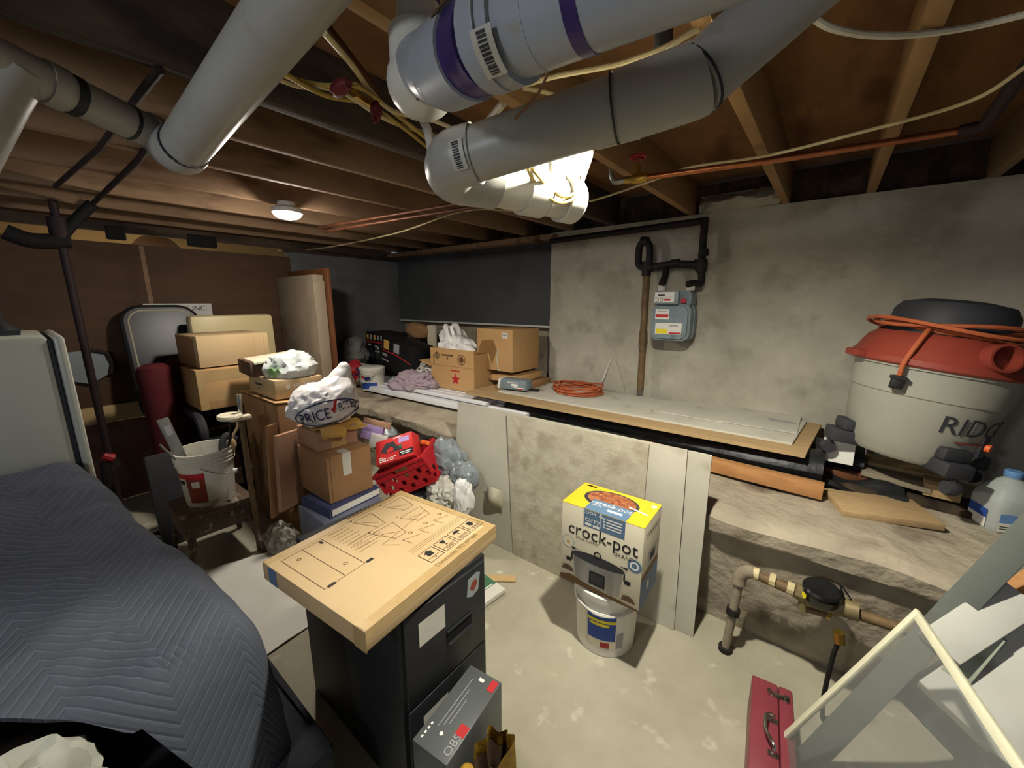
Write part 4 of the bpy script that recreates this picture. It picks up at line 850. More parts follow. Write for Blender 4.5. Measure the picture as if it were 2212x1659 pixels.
b=MB('glove_in'); b.grid(lambda u,v:V((sack(u,1)[0]*(1-.22*min(v*2,1)),sack(u,1)[1]*(1-.22*min(v*2,1)),sack(u,1)[2]-.055-.16*v)),48,6); b.build('sack_lining',t)
mb=MB('glove'); q=at(1008,1668,Z=.3); mb.blob((q.x,q.y,.3),(.02,.02,.02),5,.4,2,2); solo(mb,'paper_scrap','yellow paper scrap just left of the sack','paper')
# ================================================================ quilted blanket over a couch
def edgeY(x): return .10+(x+2.5)*.16
t=thing('covered_couch','dark grey couch hidden under the quilted moving blanket','sofa',V((-1.75,-.35,0)))
b=MB('couch_brown'); b.box(1.18,1.0,.62,TR(-1.90,-.60,.02),bev=.05); b.build('backrest',t,True)
b=MB('sofa'); b.grid(lambda u,v:(-2.3+1.18*u,.415-.03*(1-u)-.06*max(0,v-.75)*4*.5-.75*0,.02+.28*v) if v<=1 else 0,20,8); 
b.box(1.30,1.35,.27,TR(-1.65,-.265,.02),bev=.03); b.build('seat',t,True)
L1=1.30; LT=2.15
def blanket(u,v):
    s=LT*u; tt=-.52+1.75*v
    x0=-2.52+min(s,L1); a=max(0,s-L1); bb=max(0,-tt)
    ye=edgeY(x0)-.085; r=.07; rb=.12
    fa=a-r*(1-math.exp(-a/r)); fb=bb-rb*(1-math.exp(-bb/rb))
    X=x0+r*(1-math.exp(-a/r))*1.0; Y=ye-max(0,tt)+rb*(1-math.exp(-bb/rb))
    zt=.89-.17*min(1,s/L1)**1.0
    w=noise.noise(V((X*2.2,Y*5,0)))*.02+(.35-abs(noise.noise(V((X*6+Y*3.5,Y*1.6,3)))))*.058*(1-min(a*3,1))*(1.15-.5*s/L1)+(.3-abs(noise.noise(V((X*9+Y*5,Y*2.2,9)))))*.012*(1-min(a*3,1))
    Z=zt-fa-fb*.92+w*(1 if a<.05 else .5)
    X+=.05*a/.5*math.sin(tt*9+.6)+.10*a+ (.16*bb*min(a,.6)/.5); Y+=.03*bb/.5*math.sin(s*8)-.03*bb
    return V((X,Y,max(Z,.03+.01*noise.noise(V((X*5,Y*5,1))))))
def hem(v):
    tt=-.52+1.75*v
    d=.165+.02*math.sin(tt*15+1.2)
    if tt>.2: d-=min(.24,(tt-.2)*1.3)
    if tt<.18: d+=(.18-tt)*2.2
    return min(1,(L1+d)/LT)
mb=MB('quilt'); mb.grid(lambda u,v:blanket(u*hem(v),v),170,110,thick=.012,uvs=lambda u,v:(u*hem(v)*LT,1.75*v))
solo(mb,'moving_blanket','navy quilted moving blanket draped over the couch at lower left','blanket',loc=(-1.8,-.3,.8),ang=60)
t=thing('cloth_sack','rumpled whitish cloth sack peeking below the blanket hem','bag',V((-1.09,-.12,.295)))
b=MB('white_cloth'); b.blob((-1.13,-.26,.50),(.13,.23,.27),31,.22,1.9,5,flat=.295); b.build('sack',t,True)
# ================================================================ fridge on the left
fx=-2.57
t=thing('refrigerator','old pale refrigerator seen side on at the left edge','refrigerator',V((fx-.3,-.27,0)))
b=MB('fridge'); b.box(.62,.69,1.46,TR(0,.012,0),bev=.02); b.build('cabinet',t)
b=MB('rubber_dark'); b.box(.6,.014,1.425,TR(0,.362,.02),bev=.004); b.build('gasket',t)
b=MB('fridge'); b.box(.62,.034,1.45,TR(0,.387,.01),bev=.016); b.build('door',t)
t=thing('desk_gadget','small dark gadget with an antenna standing on the fridge','gadget',V((fx-.22,-.05,1.46)))
b=MB('black'); b.lathe([(.07,0),(.075,.02),(.05,.05),(.03,.07),(.035,.1),(.02,.15),(.0,.17)],16); b.build('body',t); b=MB('vac_dark'); b.box(.16,.14,.02); b.build('foot',t)
t=thing('drain_valve','small red handled drain valve at the foot of the iron pipe','valve',at(233,1000,X=-3.74))
b=MB('red_valve'); b.tube([at(222,985,X=-3.74),at(245,990,X=-3.74)],.03,10); b.build('handle',t,True); b=MB('iron'); b.tube([at(228,1000,X=-3.74),at(232,1040,X=-3.74),at(226,1075,X=-3.74)],.03,10); b.build('valve_body',t,True)
# wall plaque, sign
p=at(195,790,X=WX+.02)
t=thing('wall_plaque','pale shield shaped plaque with dark red rim on the plywood','plaque',p)
K=frame((0,0,0),(0,1,0),(0,0,1),(1,0,0)); pl=[(-.16,.11),(.02,.12),(.10,.09),(.12,0),(.10,-.07),(-.02,-.14),(-.12,-.10)]
b=MB('mirror_pale'); b.prism(pl,.015,K); b.build('plate',t); b=MB('red_iron'); b.tube([(.02,y,z) for y,z in pl[1:5]],.016,8); b.build('rim',t)
ya,yb=at(308,660,X=WX).y,at(455,660,X=WX).y; za=at(308,656,X=WX).z; zb_=at(455,682,X=WX).z
t=thing('sign_board','white sign board with black letters half hidden by the black folding table','sign',V((WX+.012,(ya+yb)/2,zb_-.05)))
hh=za-zb_+.05; b=MB('white_paint'); K=frame((0,0,hh/2),(0,1,0),(0,0,1),(1,0,0)); b.box(yb-ya,hh,.008,K); b.build('board',t)
b=MB('ink'); b.text(K@TR(0,0,.009),(yb-ya)/2-.11,hh/2-.042,.062,'S INC.','ink',wx=.9); b.rect(K@TR(0,0,.009),-.12,hh/2-.05,.36,.03,'ink'); b.build('lettering',t)
# folding table
Mt=frame((-4.1,.775,.675),(.0,1,0),(-.24,.0,.97),(.97,0,.24))
t=thing('folding_table','small black folding table with chrome rim leaning on the plywood','table',Mt)
b=MB('vinyl_table'); b.prism(rrect(.46,.9,.12,7),.03,TR(0,.45,-.0)); b.build('tabletop',t)
b=MB('chrome_glint'); b.tube([(x,y,.03) for x,y in [(px_,py_+.45) for px_,py_ in rrect(.41,.85,.10,7)]],.006,6,closed=True); b.build('rim',t)
b=MB('black'); b.tube([(x,y,.012) for x,y in [(px_,py_+.45) for px_,py_ in rrect(.47,.91,.125,7)]],.02,8,closed=True); b.build('edge_band',t)
b=MB('black')
for s in (-1,1): b.tube([(s*.2,.05,-.0),(s*.2,-.68,.02)],.012,8)
b.build('legs',t)
# ================================================================ chair with cartons at the left wall
t=thing('office_chair','black office chair buried under cartons by the plywood wall','chair',V((-3.60,1.02,0)))
b=MB('dark_fabric'); b.box(.5,.56,.10,TR(0,0,.48),bev=.04); b.build('seat',t)
b=MB('dark_fabric'); b.box(.09,.5,.5,TR(-.3,0,.58),bev=.035); b.build('backrest',t)
for s in (-1,1):
    b=MB('vac_dark'); b.tube(spline([(.18,s*.27,.50),(.24,s*.29,.66),(.16,s*.29,.78),(-.08,s*.29,.80),(-.24,s*.29,.76)],5),[.022]*6+[.03]*9+[.026]*6,8); b.build('armrest',t)
b=MB('black'); b.tube([(0,0,.10),(0,0,.5)],.035,12); b.build('column',t)
for k in range(5):
    a=R(72*k+20); b=MB('black'); b.tube([(0,0,.12),(.3*math.cos(a),.3*math.sin(a),.07)],.022,8); b.tube([(.3*math.cos(a)-.02,.3*math.sin(a),.028),(.3*math.cos(a)+.02,.3*math.sin(a),.028)],.028,12); b.build('leg',t)
M=TR(-3.64,.985,.825); sx,sy,sz=.40,.47,.30
t=thing('taped_carton','bulging brown carton with shiny tape resting on the black chair','box',M)
b=MB('card'); b.box(sx,sy,sz,bev=.012); b.build('body',t)
f=faceM(sx,sy,sz,'right'); b=MB('tape'); b.rect(f,0,.1,sy*.97,.08); b.rect(f,-.02,-.05,sy*.8,.07); b.rect(f,-sy*.44,0,.05,sz*.96,None,.0014); b.build('packing_tape',t)
b=MB('vac_dark'); b.rect(f,.20,0,.055,.14,None,.002); b.build('label',t)
M=TR(-3.70,1.015,1.135)@RZ(3); sx,sy,sz=.44,.47,.225
t=thing('long_carton','plain tan carton with open dark end stacked on the taped carton','box',M)
b=MB('card_tan'); b.box(sx,sy,sz,bev=.004); b.build('body',t)
b=MB('card_brown'); b.box(.34,.006,sz*.95,TR(-.02,-sy/2-.005,.005)@RZ(0)); b.build('end_flap',t)
b=MB('card'); f=faceM(sx,sy,sz,'right'); b.rect(f,.13,0,.003,sz*.9); b.rect(f,.2,0,.003,sz*.9); b.build('crease',t)
mb=MB('foam_wrap'); mb.box(.13,.62,.62,TR(-4.06,1.20,.87)@RZ(2),bev=.03); solo(mb,'foam_block','cream wrapped foam block standing behind the stacked cartons','foam',loc=(-4.06,1.2,.87))
for i,(x,y,rz,l) in enumerate(((-3.82,.60,4,'left of two dark red folded camp chairs standing below the black table'),(-4.0,.77,-5,'right of two dark red folded camp chairs standing below the black table'))):
    t=thing('folded_camp_chair',l,'chair',TR(x,y,0)@RZ(rz),'folded camp chairs by the plywood wall')
    b=MB('dark_red'); b.lathe([(.06,.06),(.075,.1),(.08,.5),(.088,.9),(.095,1.08),(.085,1.13),(.05,1.155),(0,1.16)],20,sy=1.15); b.build('cover',t)
    b=MB('black')
    for k in range(4): a=R(90*k+45); b.tube([(.06*math.cos(a),.06*math.sin(a),0),(.05*math.cos(a),.05*math.sin(a),.3)],.011,8)
    b.build('legs',t)
mb=MB('vac_dark'); mb.box(.03,.42,.62,TR(-3.28,.60,.0)@RY(-8)@RZ(8),bev=.004); solo(mb,'grey_sheet','dark grey sheet leaning behind the stool','sheet')
# white scraps under the stool
for (px,py,w,d,rz,l) in ((345,1150,.34,.14,12,'white board scrap on the floor left of the stool legs'),(385,1130,.3,.1,30,'thin white strip on the floor behind the stool')):
    p=at(px,py,Z=.012); mb=MB('paper'); mb.box(d,w,.012,TR(p.x,p.y,0)@RZ(rz)); solo(mb,'board_scrap',l,'board')
# stool
M=TR(-2.92,.61,0)
t=thing('wooden_stool','low dark wooden stool with splayed legs carrying the tool bucket','stool',M)
b=MB('stool_wood'); b.box(.36,.37,.03,TR(0,0,.35),bev=.006); b.build('seat',t)
b=MB('stool_wood'); b.box(.345,.355,.12,TR(0,0,.232),bev=.004); b.build('apron',t)
for sx_ in (-1,1):
    for sy_ in (-1,1): b=MB('stool_wood'); b.tube([(sx_*.14,sy_*.14,.32),(sx_*.225,sy_*.185,.0)],[.022,.014],10); b.build('leg',t)
t=thing('tool_bucket','white bucket with red label full of tools on the wooden stool','bucket',V((-2.93,.62,.38)))
pail(t,.125,.15,.335,'pail_white',open_=True)
b=MB('paper'); wrap(t,.125,.15,.335,-62,-20,.03,.22,'vac_red',b=b); wrap(t,.125,.15,.335,-62,-20,.185,.22,'red_print',b=b,e=.002); wrap(t,.125,.15,.335,-50,-32,.13,.17,'white_print',b=b,e=.002); wrap(t,.125,.15,.335,-88,-62,.03,.22,'pail_clean',b=b); wrap(t,.125,.15,.335,-86,-66,.15,.175,'ink',b=b,e=.002); wrap(t,.125,.15,.335,-86,-62,.19,.22,'red_print',b=b,e=.002); b.build('label',t)
b=MB('alu'); b.tube(spline([(.13,-.06,.25),(.155,.0,.21),(.155,.06,.19),(.12,.11,.2)],6),.003,6); b.build('handle',t); 
b=MB('white_paint'); b.tube([(.135,.10,.19),(.15,.115,.185)],.014,10); b.build('grip',t)
def inb(name,label,pts,r,m,cat,extra=None):
    t=thing(name,label,cat,V(pts[0])); b=MB(m); b.tube(pts,r,8); b.build('shaft',t,True)
    if extra: extra(t)
    return t
# aluminium level
a=V((-2.93,.56,.42)); c=at(350,905,X=-2.95); 
t=thing('spirit_level','long aluminium level sticking out left of the tool bucket','level',a)
x=(c-a).normalized(); K=orient(a,x,(1,0,.4)); L=(c-a).length
b=MB('alu'); b.box(.022,.055,L,K,bev=.002); b.build('beam',t,True)
b=MB('gray_print'); b.box(.024,.03,.06,K@TR(0,0,L*.8)); b.build('vial_window',t,True)
c=at(345,960,X=-2.9); inb('thin_rod','thin metal rod leaning out left of the tool bucket',[V((-2.9,.60,.45)),c],.006,'alu','rod')
a=V((-2.97,.70,.45)); c=at(480,945,X=-3.0)
def gr(t):
    b=MB('vac_dark'); d=(c-a).normalized(); b.tube(spline([c-d*.12,c-d*.03,c+V((0,.03,.01)),c+V((0,.07,-.03))],5),.02,8); b.build('grip',t,True)
inb('hand_tool','dark handled tool upright at the back of the tool bucket','tool' and [a,c],.01,'alu','tool',gr)
c=at(502,960,X=-2.85); mb=MB('plank'); mb.blob(c,(.02,.022,.045),4,.1,1,3); mb.tube([c+V((0,0,.04)),at(512,925,X=-2.85),at(516,895,X=-2.85)],.009,8); mb.tube([c,V((-2.88,.72,.45))],.010,8); solo(mb,'wooden_spoon','beige wooden handled tool hooked over the bucket rim','tool')
# clamp head leaning on the tall carton
pc=at(517,900,X=-2.76)
t=thing('bar_clamp','pale clamp with oval pad and metal screw by the tall carton','clamp',V((pc.x,pc.y,0)))
b=MB('plank'); b.m('cream_card'); K=TR(at(496,900,X=-2.72)); b.lathe([(0,-.012),(.075,-.012),(.08,0),(.075,.012),(0,.012)],24,K,sy=.8); b.box(.05,.11,.026,TR(at(519,903,X=-2.72)),base=False,bev=.004); b.build('pad',t,True)
b=MB('chrome'); b.tube([at(516,852,X=-2.72),at(521,905,X=-2.72)],.014,12); b.build('screw',t,True)
b=MB('stool_wood'); b.m('rust_pipe'); b.tube([at(521,905,X=-2.72),V((pc.x+.02,pc.y+.0,.0))],.016,10); b.build('bar',t,True)
b=MB('black'); b.tube(spline([at(495,905,X=-2.74),at(497,950,X=-2.8),at(480,985,X=-2.9)],5),.008,6); b.build('cord',t,True)
# tall carton and what sits on it
x0,x1,y0,y1=-3.31,-2.70,.975,1.42; hz=.945
M=TR((x0+x1)/2,(y0+y1)/2,0)
t=thing('tall_carton','tall brown carton on the floor with a yellow sticker','box',M)
b=MB('card_brown'); b.box(x1-x0,y1-y0,hz,bev=.006); b.build('body',t)
f=faceM(x1-x0,y1-y0,hz,'right'); b=MB('yellow_print'); b.rect(f,-.02,-.30,.13,.19); b.rect(f,-.02,-.31,.08,.006,'ink',.0014); b.rect(f,-.05,-.26,.06,.006,'ink_brown',.0014); b.rect(f,.01,-.36,.03,.025,'ink',.0014); b.build('sticker',t)
b=MB('card_edge'); f2=faceM(x1-x0,y1-y0,hz,'front')
for k in range(3): b.rect(f2,-.18+.03*k,-.05,.012,.5-.1*k,'glove_in')
b.rect(f,-.195,-.02,.02,.55,'card_edge'); b.build('printing',t)
b=MB('card'); b.box(.61,.2,.006,TR(0,-.13,hz+.004)@RX(-6)); b.build('flap',t); b=MB('card'); b.box(.58,.22,.006,TR(0,.10,hz+.012)@RX(4)); b.build('flap',t)
mb=MB('card_pink'); mb.box(.03,.20,.50,TR(-2.62,.965,.28)@RZ(25)@RX(-4),bev=.003); solo(mb,'cardboard_sheet','folded brown cardboard sheet leaning on the tall carton near the clamp','cardboard',loc=(-2.62,.965,.28))
mb=MB('card_brown'); mb.box(.012,.10,.60,TR(-2.645,.875,.24)@RZ(35)@RX(-6)); solo(mb,'cardboard_sheet','narrow dark cardboard strip leaning left of the folded sheet','cardboard',loc=(-2.645,.875,.24))
M=TR(-2.985,1.155,.968)@RX(-1); sx,sy,sz=.45,.31,.125
t=thing('shoe_box','tan shoe box with pale lettering lying on the tall carton','box',M)
b=MB('card_tan'); b.box(sx,sy,sz,bev=.003); b.m('card_brown').box(.012,sy*.94,.01,TR(-.1,0,sz-.004)); b.build('body',t)
f=faceM(sx,sy,sz,'right'); b=MB('white_print'); b.text(f,.03,.012,.046,'HI-TEC','white_print'); b.rect(f,.03,-.02,.10,.007,'white_print'); ring(b,f,-.075,.015,.005,.013,'white_print',14)
ring(b,f,-.02,-.05,0,.006,'ink',10); b.rect(faceM(sx,sy,sz,'front'),-.05,.01,.12,.014,'navy_print'); b.rect(faceM(sx,sy,sz,'front'),-.05,-.02,.02,.014,'ink'); b.build('printing',t)
M=TR(-3.16,1.12,1.097)@RZ(-4)
t=thing('open_shoe_box','open dark brown shoe box with pale lid behind the shoe box','box',M)
b=MB('glove_in'); b.box(.30,.30,.10,bev=.004); b.build('body',t); b=MB('cream_card'); b.box(.32,.30,.012,TR(.02,.02,.10)@RX(5)); b.build('lid',t); b=MB('lumber_orange'); b.rect(faceM(.30,.30,.10,'right'),.07,-.015,.14,.05); b.build('label',t)
mb=MB('cream_card'); mb.box(.012,.025,.05,TR(-2.90,1.02,1.093)@RX(12)); solo(mb,'tag_paper','small white paper tag sticking up at the shoe box corner','paper')
mb=MB('bag_pale'); mb.blob((-2.90,1.17,1.15),(.14,.155,.105),23,.24,1.7,4,flat=1.093); mb.tube(spline([(-2.9,1.13,1.21),(-2.87,1.18,1.255),(-2.89,1.23,1.21)],4),[.03,.03,.028,.028,.026,.025,.02,.018,.012],8); solo(mb,'plastic_bag','knotted pale plastic bag with green print on the shoe box','bag',loc=(-2.9,1.19,1.095))
# middle stack
M=TR(-2.31,1.14,0); sx,sy,sz=.33,.39,.335
t=thing('file_box','grey blue file box at the bottom of the front stack','box',M)
b=MB('steel_blue_box'); b.box(sx,sy,sz,bev=.003); b.build('body',t); f=faceM(sx,sy,sz,'right'); b=MB('binder'); b.rect(f,0,-.03,sy*.98,.22,'navy_print'); b.poly(f,[(-.19,.05),(.0,.09),(.19,.16),(.19,.10),(.0,.04),(-.19,.0)],'white_dull',.0014); b.rect(f,-.13,.06,.10,.06,'white_paint',.0016); b.build('printing',t)
M=TR(-2.33,1.16,.337)@RZ(6); sx,sy,sz=.30,.36,.055
t=thing('ring_binder','navy ring binder lying on the grey blue file box','binder',M)
b=MB('binder'); b.box(sx,sy,.006); b.box(sx,sy,.006,TR(0,0,sz-.006)); b.box(.006,sy,sz,TR(-sx/2,0,0)); b.box(sx,.006,sz,TR(0,-sy/2,0)); b.build('cover',t); b=MB('paper'); b.box(sx*.96,sy*.95,sz-.016,TR(.004,.005,.008)); b.build('pages',t)
M=TR(-2.41,1.175,.397); sx,sy,sz=.38,.29,.295
t,body=carton('medium_carton','plain brown carton with white tape strip, on the navy ring binder',M,sx,sy,sz,'card_brown')
f=faceM(sx,sy,sz,'right'); b=MB('white_dull'); b.rect(f,-.02,.075,.055,.145); b.rect(faceM(sx,sy,sz,'top'),sx/2-.04,-.02,.08,.055); b.rect(f,-.125,0,.003,sz*.98,'glove_in'); b.build('white_tape',t)
M=TR(-2.485,1.18,.694)@RZ(0); sx,sy,sz=.28,.26,.12
t,body=carton('small_carton','small pinkish brown carton between the medium carton and the lettered bag',M,sx,sy,sz,'card_pink')
f=faceM(sx,sy,sz,'right'); b=MB('card_pink'); b.m('card'); b.rect(f,.0,0,.1,sz*.98); b.build('tape_strip',t)
mb=MB('envelope'); pts=[(-2.37,1.12,.83),(-2.30,1.20,.842),(-2.33,1.33,.86),(-2.5,1.33,.84)]
mb.grid(lambda u,v:(-2.56+.27*u+.02*math.sin(6*v),1.06+.30*v,.826+.02*u*math.sin(5*v+.5)+.012*math.sin(9*u+3*v)-(.05 if u>.93 and v<.5 else 0)),16,16,thick=.005); solo(mb,'padded_envelope','yellow padded envelope draped over the small pinkish carton','envelope')
# lettered white bag
cB=V((-2.44,1.16,.965)); 
t=thing('shopping_bag','white plastic shopping bag with blue PRICE RITE lettering and red tick','bag',V((cB.x,cB.y,.835)))
def bagfn(p,d):
    k=1.0
    if d.z>.1 and d.y>0: p=p+V((0,0,.16*max(0,d.y)*max(0,d.z)))
    return p
b=MB('bag_white'); b.blob(cB,(.16,.215,.14),9,.16,1.5,5,flat=.835,fn=bagfn); b.tube(spline([(-2.44,1.27,1.10),(-2.43,1.30,1.17),(-2.42,1.29,1.215)],4),[.075,.07,.065,.058,.05,.042,.034,.026,.012],10); b.build('bag',t,True)
dirv=(V((EYE.x,EYE.y,1.25))-cB); dirv.normalize()
n=V((.80,-.50,.12)).normalized(); xx=V((.50,.80,.0)); xx=(xx-n*xx.dot(n)).normalized(); xx=(Matrix.Rotation(R(10),3,n)@xx); yy=n.cross(xx)
def wraptext(b,txt,cx_,cy_,size,m,wx=1,rot=0,pts=None,e=.004):
    """lettering laid onto the round side of the bag"""
    b.m(m)
    if pts is None: vs,fs=text_mesh(txt); P=[(p.x*size*wx+cx_,p.y*size+cy_) for p in vs]
    else: P=[(x+cx_,y+cy_) for x,y in pts]; fs=[tuple(range(len(P)))]
    o=[]
    for x,y in P:
        p=cB+xx*x+yy*y; o.append((p,x,y))
    b.add([project_bag(q) for q,_,_ in o],fs)
dgm=None
from mathutils.bvhtree import BVHTree
bag_ob=[o for o in t.children][0]
me=bag_ob.data; bv=BVHTree.FromPolygons([v.co+t.location for v in me.vertices],[tuple(p.vertices) for p in me.polygons])
def project_bag(q):
    h=bv.ray_cast(q+n*.6,-n)
    return (h[0]+n*.014) if h[0] else q+n*.1
def subdiv(pts,k=6):
    out=[]
    for a,c in zip(pts,pts[1:]+pts[:1]):
        for i in range(k): out.append((a[0]+(c[0]-a[0])*i/k,a[1]+(c[1]-a[1])*i/k))
    return out
b=MB('navy_print')
wraptext(b,'PRICE',-.05,-.05,.095,'navy_print',wx=.72); wraptext(b,'RITE',.13,-.03,.075,'navy_print',wx=.58)
def oval(b,r0x,r0y,w,cx_,cy_,a0=0,a1=360):
    nn=40; vs=[];fs=[]; b.m('navy_print')
    for i in range(nn+1):
        a=R(a0+(a1-a0)*i/nn)
        for k in (0,1): q=cB+xx*(cx_+(r0x+w*k)*math.cos(a))+yy*(cy_+(r0y+w*k)*math.sin(a)); vs.append(project_bag(q))
    for i in range(nn): fs.append((2*i,2*i+1,2*i+3,2*i+2))
    b.add(vs,fs)
oval(b,.175,.068,.007,.02,-.045)
wraptext(b,None,0,0,1,'red_print',pts=[(.045,-.03),(.06,-.06),(.095,.025),(.075,.02),(.06,-.02),(.055,-.02)])
b.build('lettering',t,True,ang=80)
# odd papers and clear bag
mb=MB('bag_clear'); mb.blob((-2.30,.93,.06),(.12,.08,.12),26,.35,1.8,4,flat=.003); p=at(612,1165,Z=.08)
mb.v=[q+V((p.x+.32-.32+2.30-.0,p.y-.93,0)) for q in mb.v]; solo(mb,'clear_bag','crumpled clear plastic bag on the floor by the file box','bag')
for i,(px,py,W,H,m,l) in enumerate(((800,935,.16,.03,'lilac_print','lilac card poking out behind the small pinkish carton'),(812,955,.12,.05,'paper','white leaflet with red print behind the small pinkish carton'),(812,905,.2,.02,'card_pink','pale flap above the lilac card behind the small carton'))):
    p=at(px,py,Y=1.42); mb=MB(m); mb.box(W,.02,.10 if i<2 else .04,TR(p.x,p.y,p.z-.05)@RX(-20)@RZ(25),bev=.002); solo(mb,('card_stack','leaflet','paper_flap')[i],l,'paper')
mb=MB('dark_fabric'); mb.blob((-2.3,1.78,.28),(.24,.12,.30),51,.3,1.5,4,flat=.004); solo(mb,'dark_bag','dark bundle heaped on the floor behind the red crate','bag')
# crate
O=at(842,1080,Y=1.40); xd=(at(944,1038,Y=1.55)-O); cwid=xd.length; xd.normalize(); yd=V((-.72,.70,0)); yd=(yd-xd*yd.dot(xd)).normalized(); zd=xd.cross(yd)
M=frame(O,xd,yd,zd)
t=thing('milk_crate','red plastic crate with round holes, tilted against the bags','crate',M)
cw_,ch_,cdp=cwid,.20,.24
def holed(w,h,rows,cols,m,M,r=.018,slot=False):
    bm=bmesh.new(); nx,nz=int(w/.008),int(h/.008)
    b=MB(m); vs=[];fs=[]; idx={}
    hs=[(w*(c+.5+ (.25 if rr%2 else -.25))/cols, h*(.16+.2*rr)) for rr in range(rows) for c in range(cols)]
    def inside(x,z):
        if any((x-a)**2+(z-b_)**2<r*r for a,b_ in hs): return True
        return slot and abs(x-w/2)<.06 and abs(z-h*.83)<.013
    for i in range(nx+1):
        for k in range(nz+1): idx[i,k]=len(vs); vs.append((w*i/nx,0,h*k/nz))
    base=len(vs); 
    # push grid points near a hole onto its rim for round edges
    for q,(x,y,z) in enumerate(vs):
        for a,b_ in hs:
            d=math.hypot(x-a,z-b_)
            if r*.55<d<r*1.45 and d>0: vs[q]=(a+(x-a)*r/d,0,b_+(z-b_)*r/d); break
    keep=[]
    for i in range(nx):
        for k in range(nz):
            cx_=sum(vs[idx[p]][0] for p in ((i,k),(i+1,k),(i+1,k+1),(i,k+1)))/4; cz_=sum(vs[idx[p]][2] for p in ((i,k),(i+1,k),(i+1,k+1),(i,k+1)))/4
            if not inside(cx_,cz_): keep.append((i,k))
    ks=set(keep); vb=[(x,.006,z) for x,y,z in vs]; allv=vs+vb
    for i,k in keep:
        a,b1,c,d=idx[i,k],idx[i+1,k],idx[i+1,k+1],idx[i,k+1]; fs.append((a,b1,c,d)); fs.append((base+d,base+c,base+b1,base+a))
        for (di,dk,p,q) in ((-1,0,d,a),(1,0,b1,c),(0,-1,a,b1),(0,1,c,d)):
            if (i+di,k+dk) not in ks: fs.append((q,p,base+p,base+q))
    b.add(vs+vb,fs,M); return b
b=holed(cw_,ch_,3,4,'crate_red',TR(0,0,0),.019,True); b.box(cw_+.02,.02,.02,TR(cw_/2,-.004,ch_-.02),bev=.003); b.box(cw_+.01,.014,.014,TR(cw_/2,-.003,.0)); b.box(cw_+.01,.012,.01,TR(cw_/2,-.003,ch_*.70)); b.build('front_side',t,ang=30)
for xx_ in (0,cw_):
    b=holed(cdp,ch_,2,3,'crate_red',TR(xx_,0,0)@RZ(90),.019); b.box(.02,cdp,.02,TR(xx_,cdp/2,ch_-.02),bev=.003); b.build('end_side',t,ang=30)
b=holed(cw_,ch_,2,4,'crate_red',TR(0,cdp,0),.019); b.build('back_side',t,ang=30)
b=MB('crate_red'); b.box(cw_,cdp,.006,TR(cw_/2,cdp/2,0)); b.build('base',t)
pA,pB,pD=at(800,965,Y=1.50),at(901,970,Y=1.40),at(868,929,Y=1.56)
x=V((.80,.50,.34)).normalized(); n=V((.34,-.72,.60)); n=(n-x*n.dot(x)).normalized(); y=n.cross(x)
Mb=frame(at(851,969,Y=1.42),x,y,n)
t=thing('sander_box','red power tool box with lilac sticker lying on the red crate','box',Mb)
sx,sy=.27,.165; b=MB('bauer_red'); b.box(sx,sy,.10,TR(0,0,-.10),bev=.003); b.build('body',t)
f=TR(0,0,0); b=MB('white_print'); b.text(f,-.05,-.055,.052,'Bauer','white_print',rot=0); b.rect(f,.085,-.045,.10,.035,'ink'); b.rect(f,.085,-.04,.08,.006,'white_print',.0016); b.rect(f,.085,-.052,.06,.005,'white_print',.0016); b.rect(f,.075,.045,.075,.035,'lilac_print'); b.rect(f,.03,.07,.06,.007,'white_print')
b.poly(f,[(-.10,.0),(-.06,.05),(.0,.05),(.02,.02),(.06,.0),(.06,-.02),(-.06,-.02)],'vac_dark'); b.poly(f,[(-.055,.0),(-.02,.02),(.0,0),(-.01,-.015),(-.05,-.015)],'bauer_red',.0014); b.poly(f,[(.03,.0),(.06,.02),(.055,-.01)],'green_print',.0014); b.build('printing',t)
p=at(905,966,Y=1.62); mb=MB('orange'); mb.tube([at(890,972,Y=1.62),at(912,956,Y=1.60),at(924,957,Y=1.58)],[.02,.02,.014],10); solo(mb,'orange_tool','orange plastic tool end sticking out of the red crate','tool')
mb=MB('card'); mb.box(.2,.15,.12,TR(at(880,1000,Y=1.62))@RY(20)@RZ(10),base=False); solo(mb,'small_box','small tan box seen through the slot of the red crate','box')
# grey bags
for (c,rd,sd,m,l,am) in ((at(965,992,Y=1.72),(.14,.10,.14),3,'bag_gray','largest grey plastic bag slumped beside the red crate',.3),(at(1003,1030,Y=1.70),(.10,.08,.10),8,'bag_gray','smaller grey plastic bag resting against the drywall panel',.3),(at(958,1065,Y=1.62),(.13,.1,.11),12,'bag_cream','cream plastic bag stuffed under the grey bags',.4),(at(1000,1075,Y=1.64),(.07,.06,.14),15,'bag_white','white crumpled bag end hanging below the grey bags',.35),(at(925,1095,Y=1.60),(.2,.12,.12),17,'gray_fabric','grey cloth heap on the floor below the plastic bags',.3)):
    mb=MB(m); mb.blob(c,rd,sd,am,1.6,4,flat=.01); solo(mb,'plastic_bag' if 'cloth' not in l else 'cloth_heap',l,'bag' if 'cloth' not in l else 'cloth')
mb=MB('dark_fabric'); mb.blob((-1.96,1.67,.14),(.22,.11,.15),22,.25,1.5,4,flat=.006); solo(mb,'dark_sack','dark sack on the floor holding up the plastic bags','bag')
mb=MB('bag_gray'); mb.blob(at(832,938,Y=1.72),(.12,.08,.07),24,.3,1.6,3); solo(mb,'plastic_bag','small pale grey bag behind the red tool box','bag')
